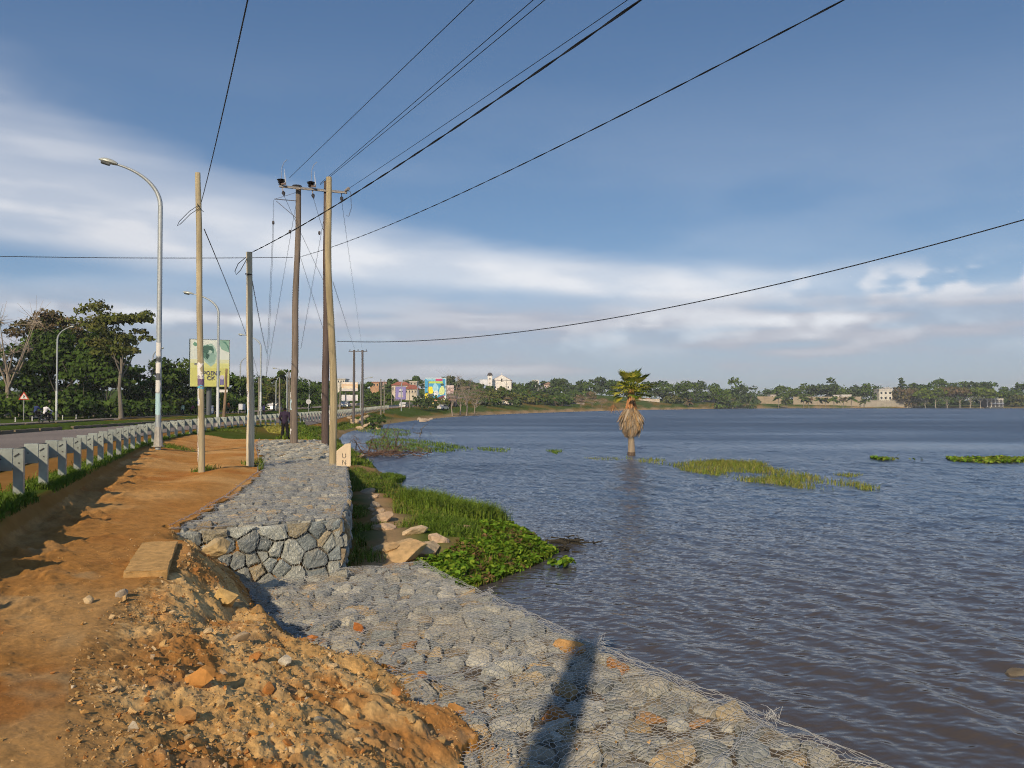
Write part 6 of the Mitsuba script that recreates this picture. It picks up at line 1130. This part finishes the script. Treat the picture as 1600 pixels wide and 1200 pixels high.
for i in range(26):
    S = np.interp(66 + i * 3.2, RAIL[:, 1], RAIL_S); c_, t_, n_ = along(S, -27.5); z = gz(c_[0], c_[1])[0]; tag(put('bollard', MB().tube([[c_[0], c_[1], z - .1], [c_[0], c_[1], z + .5]], .06, (.62, .61, .58), 6), 'plaster'), 'small white bollard in the row along the far road', 'bollard', 'bollards along the far road')
# kerb blocks of the central strip
for side, off, s0, s1 in (('near', -10.0, 30, 150), ('far', -17.0, 40, 120)):
    kb = thing('kerb', f'{side} kerb of the grassy central strip between the carriageways', 'kerb')
    for S in np.arange(s0, s1, 1.6):
        c_, t_, n_ = along(S, off); z = max(gz(c_[0], c_[1])[0], c_[2] - .06 if side == 'near' else -9); M = np.stack([t_, n_, [0, 0, 1.]], 1)
        if int(S / 1.6) % 17 == 5: continue
        put('kerbstone', MB().box([c_[0], c_[1], z + .05], [1.57, .2, .34], (.20, .165, .11), M), 'plaster', parent=kb)

# ------------------------------------------------------------------ buildings and walls of the town
def house(px0, px1, top, eave, bot, Y, label, wall, roof, kind='hip', depth=8., wins=3, floors=1, win=(.05, .055, .06), turn=0., cat='house', name='house'):
    a, b = at(px0, bot, Y), at(px1, eave, Y); w = b[0] - a[0]; zb, ze, zt = a[2], b[2], at(px0, top, Y)[2]; k = thing(name, label, cat); cx = (a[0] + b[0]) / 2; g = min(gz(cx, Y)[0], zb) - .5; O = np.array([cx, Y, 0.]); ca, sa = math.cos(turn), math.sin(turn); M = np.array([[ca, -sa, 0], [sa, ca, 0], [0, 0, 1.]]); L = lambda x, y, z: O + M @ np.array([x, y, z]) 
    put('wall', MB().box(L(0, depth / 2, (g + ze) / 2), [w, depth, ze - g], wall, M), 'plaster', parent=k); e = .45; x, y0, y1 = w / 2 + e, -e, depth + e
    if kind == 'flat': put('roof', MB().box(L(0, depth / 2, (ze + zt) / 2 + .002), [w + .5, depth + .5, max(zt - ze, .25)], roof, M), 'plaster', parent=k)
    else:
        q = x * (.45 if kind == 'hip' else .999); v = [L(-x, y0, ze), L(x, y0, ze), L(x, y1, ze), L(-x, y1, ze), L(-x + (x - q if kind == 'hip' else 0), depth / 2, zt), L(x - (x - q if kind == 'hip' else 0), depth / 2, zt)]
        if kind == 'front': v[4], v[5] = L(0, y0, zt), L(0, y1, zt); f = [[0, 1, 4], [1, 2, 5], [1, 5, 4], [2, 3, 5], [3, 0, 4], [3, 4, 5], [0, 2, 1], [0, 3, 2]]
        else: f = [[0, 1, 5], [0, 5, 4], [1, 2, 5], [2, 3, 4], [2, 4, 5], [3, 0, 4], [0, 2, 1], [0, 3, 2]]
        v = np.array(v); f = np.array(f); put('roof', MB().raw(v[f].reshape(-1, 3), np.arange(len(f) * 3).reshape(-1, 3), roof), 'plaster', parent=k)
    fh = (ze - zb) / floors
    for fl in range(floors):
        for j in range(wins):
            xx = (j + .5) / wins * w - w / 2; ww, wh = min(w / wins * .42, 1.6), fh * .45; wk = put('window', MB().box(L(xx, -.02, zb + fh * (fl + .52)), [ww, .10, wh], win, M), 'paint', parent=k); put('sill', MB().box(L(xx, -.08, zb + fh * (fl + .52) - wh / 2 - .06), [ww + .2, .18, .1], np.array(wall) * .95, M), 'plaster', parent=wk)
    return k, L, M, w, zb, ze, zt
RT = (.36, .13, .085); CR = (.62, .55, .44); WH = (.74, .72, .66)
house(612, 638, 596, 602, 612, 300., 'long house with a red tiled roof behind the purple billboard', CR, RT, 'hip', 9, 6)
house(633, 651, 601, 608, 616, 285., 'cream house with a red tiled roof right of the purple billboard', CR, (.34, .12, .08), 'hip', 8, 4)
house(578, 592, 596.5, 598, 605, 310., 'tan block house among trees right of the pole pair', (.50, .30, .18), (.40, .20, .12), 'flat', 8, 3)
house(640, 651, 595.5, 597, 602, 330., 'unfinished pale two-bay house above the red roofs', (.52, .46, .38), (.56, .5, .42), 'flat', 6, 2, 1, (.04, .04, .04))
house(527, 539, 591.5, 593, 599, 300., 'white flat-roofed house right of the pale pole', (.68, .64, .56), (.5, .48, .44), 'flat', 7, 3)
house(590, 604, 596, 598, 604, 350., 'low pinkish house behind the trees near the red roofs', (.50, .36, .30), (.38, .18, .12), 'hip', 8, 3)
house(850, 863, 597, 601, 608, 430., 'pinkish gabled house on the slope right of the church', (.58, .46, .40), (.34, .22, .18), 'front', 9, 3)
house(840, 858, 604, 608, 615, 400., 'grey-roofed white house below the pinkish one', (.62, .58, .52), (.24, .22, .22), 'hip', 8, 4)
house(832, 842, 593.5, 594.5, 598, 470., 'small white flat house on the skyline right of the church', (.70, .68, .66), (.6, .6, .6), 'flat', 7, 2)
house(700, 712, 618, 622, 640, 245., 'brick-red shop below the pink billboard', (.36, .20, .15), (.30, .24, .22), 'flat', 6, 3)
house(652, 664, 622, 626, 642, 243., 'pinkish shop left of the bright billboard', (.46, .26, .22), (.55, .52, .48), 'flat', 6, 3)
house(540, 556, 630, 632, 643, 235., 'pale shop front under the white billboard panel', (.56, .50, .44), (.40, .38, .36), 'flat', 6, 3)
house(985, 1004, 620.5, 623, 629, 440., 'low house with a salmon red roof just right of the palm', (.56, .46, .38), (.46, .17, .11), 'hip', 9, 3)
house(1003, 1021, 622.5, 625, 630, 445., 'long low shed with a salmon roof right of the first red roof', (.56, .48, .40), (.50, .24, .18), 'hip', 8, 4)
house(900, 912, 616, 618, 626, 420., 'cream house among the thickets left of the palm', (.60, .52, .42), (.5, .44, .36), 'flat', 7, 3)
house(922, 931, 612.5, 615, 621, 440., 'tan house with a small roof left of the palm', (.58, .50, .40), (.44, .36, .28), 'hip', 7, 2)
house(1374, 1394, 607.5, 610, 626, 503., 'white two-storey house across the lake at right', (.64, .62, .55), (.52, .50, .45), 'flat', 10, 3, 2, (.04, .05, .06))
house(1384, 1394, 605, 606.6, 609, 505., 'white rooftop room behind the two-storey house', (.74, .72, .66), (.5, .48, .44), 'hip', 6, 2)
house(1416, 1432, 606, 609, 616, 520., 'pale house half hidden by trees right of the slender tree', (.62, .56, .42), (.56, .52, .42), 'hip', 8, 3)
house(1315, 1330, 616.5, 618, 623, 512., 'low white house behind the right part of the tan wall', (.74, .72, .68), (.6, .58, .56), 'flat', 8, 4)
house(1302, 1311, 617, 618.5, 622, 514., 'small white outhouse behind the tan wall', (.72, .70, .66), (.58, .56, .54), 'flat', 6, 2)
house(1204, 1214, 616.6, 618, 621, 505., 'small pale gatehouse at the left end of the tan wall', (.58, .52, .46), (.46, .42, .38), 'flat', 6, 2)
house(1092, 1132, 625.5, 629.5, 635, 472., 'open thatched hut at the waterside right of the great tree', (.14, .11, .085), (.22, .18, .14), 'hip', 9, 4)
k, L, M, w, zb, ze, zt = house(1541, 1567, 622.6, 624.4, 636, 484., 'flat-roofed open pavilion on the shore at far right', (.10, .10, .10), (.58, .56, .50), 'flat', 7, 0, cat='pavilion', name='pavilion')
for j in range(5): put('column', MB().box(L((j - 2) * w / 4.4, -.6, (zb + ze) / 2), [.35, .35, ze - zb], (.5, .5, .48), M), 'plaster', parent=k)
put('awning', MB().box(L(w * .05, -1.2, zb + (ze - zb) * .45), [w * .8, 1.5, .22], (.48, .55, .68), M), 'plaster', parent=k)
def wallrun(px0, px1, top, bot, Y0, Y1, label, col, name='compound_wall', piers=8):
    a, b = at(px0, bot, Y0), at(px1, bot, Y1); za, zb_ = at(px0, top, Y0)[2], at(px1, top, Y1)[2]; k = thing(name, label, 'wall'); n = piers; g = -1.0
    d = (b - a); d[2] = 0; Lw = np.linalg.norm(d); t = d / Lw; M = np.stack([t, [-t[1], t[0], 0], [0, 0, 1.]], 1); zt = max(za, zb_); zg = min(gz(a[0], a[1])[0], gz(b[0], b[1])[0]) + g
    c = (a + b) / 2; put('wall', MB().box([c[0], c[1], (zg + zt) / 2], [Lw, .3, zt - zg], col, M), 'plaster', parent=k)
    for j in range(n + 1):
        q = a + d * j / n; put('pier', MB().box([q[0], q[1], (zg + zt) / 2 + .12], [.5, .45, zt - zg + .2], np.array(col) * .93, M), 'plaster', parent=k)
wallrun(1184, 1222, 619.5, 633, 500, 500, 'tan compound wall between the dark clump and the dark palm', (.36, .29, .20), piers=7)
wallrun(1240, 1345, 620, 631, 506, 500, 'long pale compound wall behind the row of palms across the lake', (.35, .30, .22), piers=14)
wallrun(1345, 1425, 625.5, 633, 498, 496, 'grey compound wall below the white two-storey house', (.34, .31, .25), piers=10)
wallrun(893, 912, 630, 636, 352, 356, 'low pale block wall at the left end of the thicket on the far shore', (.42, .35, .28), piers=4)
wallrun(905, 1030, 623.5, 628, 425, 435, 'broken whitish wall along the top of the green bank near the palm', (.58, .50, .40), piers=12)
wallrun(850, 890, 632, 638, 335, 335, 'low grey wall behind the waterside palms', (.34, .28, .22), piers=5)
# the church on the hill
k, L, M, w, zb, ze, zt = house(768.5, 799, 585.5, 594.5, 622, 420., 'white gabled church with a dark-capped tower on the hill', (.80, .78, .74), (.36, .20, .15), 'front', 16, 0, cat='church', name='church')
gab = MB(); gab.raw(np.array([L(-w / 2, -.47, ze - .02), L(w / 2, -.47, ze - .02), L(0, -.47, zt - .10), L(-w / 2, -.05, ze - .02), L(w / 2, -.05, ze - .02), L(0, -.05, zt - .1)])[np.array([[0, 1, 2], [3, 5, 4], [0, 2, 5], [0, 5, 3], [1, 4, 5], [1, 5, 2]])].reshape(-1, 3), np.arange(18).reshape(-1, 3), (.80, .78, .74)); put('gable', gab, 'plaster', parent=k)
for x, z, ww, wh in ((-.32, .62, .7, .9), (-.03, .62, .7, .9), (.34, .62, .7, .9), (.34, .30, .9, 1.3), (-.34, .30, .9, 1.2), (0, 1.03, .8, 1.5)): put('window', MB().box(L(x * w, -.04 if z < 1 else -.48, zb + (ze - zb) * z), [ww, .14, wh], (.05, .05, .06), M), 'paint', parent=k)
put('porch', MB().box(L(-.02 * w, -.9, zb + (ze - zb) * .30), [w * .34, 1.8, 1.3], (.14, .08, .06), M).box(L(-.02 * w, -.95, zb + (ze - zb) * .42), [w * .5, 2.1, .35], (.62, .45, .36), M), 'plaster', parent=k)
put('cross', MB().box(L(0, -.3, zt + .5), [.14, .14, 1.2], (.8, .78, .74), M).box(L(0, -.302, zt + .7), [.6, .12, .14], (.8, .78, .74), M), 'plaster', parent=k)
T0 = at(762, 612, 414.); tw = at(769, 612, 414.)[0] - T0[0]; zc = at(765, 587, 414.)[2]; cxx = T0[0] + tw / 2; put('tower', MB().box([cxx, 414, (T0[2] + zc) / 2 - 2], [tw, tw, zc - T0[2] + 4], (.80, .78, .74)), 'plaster', parent=k)
put('tower_cap', MB().tube([[cxx, 414, zc + z] for z in (0, .25, .5, 1.1, 1.5, 1.55, 2.1)], [tw * .68, tw * .70, tw * .55, tw * .52, tw * .30, .12, .03], (.10, .09, .095), 10), 'plaster', parent=k)
for z in (.25, .52, .80): put('window', MB().box([cxx, 414 - tw / 2 - .03, T0[2] + (zc - T0[2]) * z], [.5, .12, 1.0], (.12, .10, .09)), 'paint', parent=k)
# ------------------------------------------------------------------ vehicles parked and driving far off
def car(px, py, Y, label, col, face=0., van=False, name='car'):
    p = at(px, py, Y); p[2] = gz(p[0], p[1])[0]; ca, sa = math.cos(face), math.sin(face); M = np.array([[ca, -sa, 0], [sa, ca, 0], [0, 0, 1.]]); L = lambda x, y, z: p + M @ np.array([x, y, z]); k = thing(name, label, 'van' if van else 'car'); Lc, H = (4.8, 2.0) if van else (4.2, 1.45)
    prof = [(-Lc / 2, .35), (Lc / 2, .35), (Lc / 2, .85), (Lc / 2 - .7, 1.0), (Lc / 2 - 1.3, H), (-Lc / 2 + .3, H), (-Lc / 2, 1.0)] if van else [(-Lc / 2, .32), (Lc / 2, .32), (Lc / 2, .72), (Lc / 2 - .9, .88), (Lc / 2 - 1.6, H), (-Lc / 2 + .9, H), (-Lc / 2 + .15, .92)]
    g = trimesh.creation.extrude_polygon(sg.Polygon(prof), 1.7, engine='earcut'); v = np.stack([g.vertices[:, 0], g.vertices[:, 2] - .85, g.vertices[:, 1]], 1) @ M.T + p; put('body', MB().raw(v[g.faces].reshape(-1, 3), np.arange(len(g.faces) * 3).reshape(-1, 3), col), 'galvanised', parent=k)
    for s in (-1, 1): put('side_window', MB().box(L(-.15, s * .855, H - .28), [Lc * .5, .03, .36], (.03, .035, .04), M), 'paint', parent=k)
    put('windscreen', MB().box(L(Lc / 2 - (1.0 if van else 1.22), 0, H - .30), [.05, 1.45, .42], (.03, .035, .04), M @ np.array([[.8, 0, -.6], [0, 1, 0], [.6, 0, .8]])), 'paint', parent=k)
    for sx in (-1, 1):
        for sy in (-1, 1): put('wheel', MB().tube([L(sx * Lc * .31, sy * .72, .33), L(sx * Lc * .31, sy * .90, .33)], .33, (.02, .02, .02), 12), 'paint', parent=k)
WC = (.70, .70, .68)
for a in ((753, 636, 272, 'white van parked on the shore below the drowned trees', WC, .2, True), (784, 638, 285, 'cream car parked among the palm trunks', (.60, .55, .44), 3.1, False), (792, 638, 287, 'white car with a red stripe beside the cream one', (.72, .66, .62), .1, False), (324, 640, 116, 'white car on the far road seen left of the second lamp', WC, 1.9, False), (330, 640, 128, 'white van on the far road right of the poster-covered pole', WC, 1.9, True), (433, 636, 175, 'white lorry-like van behind the person on the wall', WC, 1.7, True), (422, 638, 165, 'white car behind the person on the wall', WC, 1.7, False), (632, 637, 220, 'white car on the road below the purple billboard', WC, 1.4, False), (692, 640, 222, 'pale car under the bright billboard', (.60, .58, .54), 1.2, False), (540, 640, 190, 'silver car beyond the guardrail left of the pole pair', (.45, .46, .46), 1.6, False)): car(*a)
for i, (px, py, Y, lab, sh) in enumerate(((300, 648, 112., 'person in a pink shirt walking by the far road', (.45, .10, .22)), (286, 648, 110., 'person in a pale green shirt by the far road', (.30, .45, .36)), (357, 645, 118., 'person in an orange shirt beside the far road', (.55, .18, .06)), (316, 646, 114., 'person in a red shirt at the far road behind the poster-covered pole', (.35, .05, .04)), (412, 655, 98., 'person in dark blue seated by the guardrail right of the short pole', (.05, .05, .14)))):
    p = at(px, py, Y); p[2] = gz(p[0], p[1])[0]; human('person', lab, p, 1.68, i * 1.3, shirt=sh)

# ------------------------------------------------------------------ the air over the lake
scene['haze_air'] = {'type': 'homogeneous', 'albedo': {'type': 'rgb', 'value': [.88, .94, .99]}, 'sigma_t': .00026}
scene['haze'] = {'type': 'cube', 'to_world': T().translate([0, 0, 25]).scale([5600, 5600, 28.7]), 'bsdf': {'type': 'null'}, 'interior': {'type': 'ref', 'id': 'haze_air'}}; tag('haze', 'thin bluish air over the lake', kind='stuff')
scene['camera']['medium'] = {'type': 'ref', 'id': 'haze_air'}
print('highest', max(meshkit.WRITTEN[d['filename']][0][:, 2].max() for d in scene.values() if d.get('type') == 'ply'), 'tris', sum(len(meshkit.WRITTEN[d['filename']][1]) for d in scene.values() if d.get('type') == 'ply'))
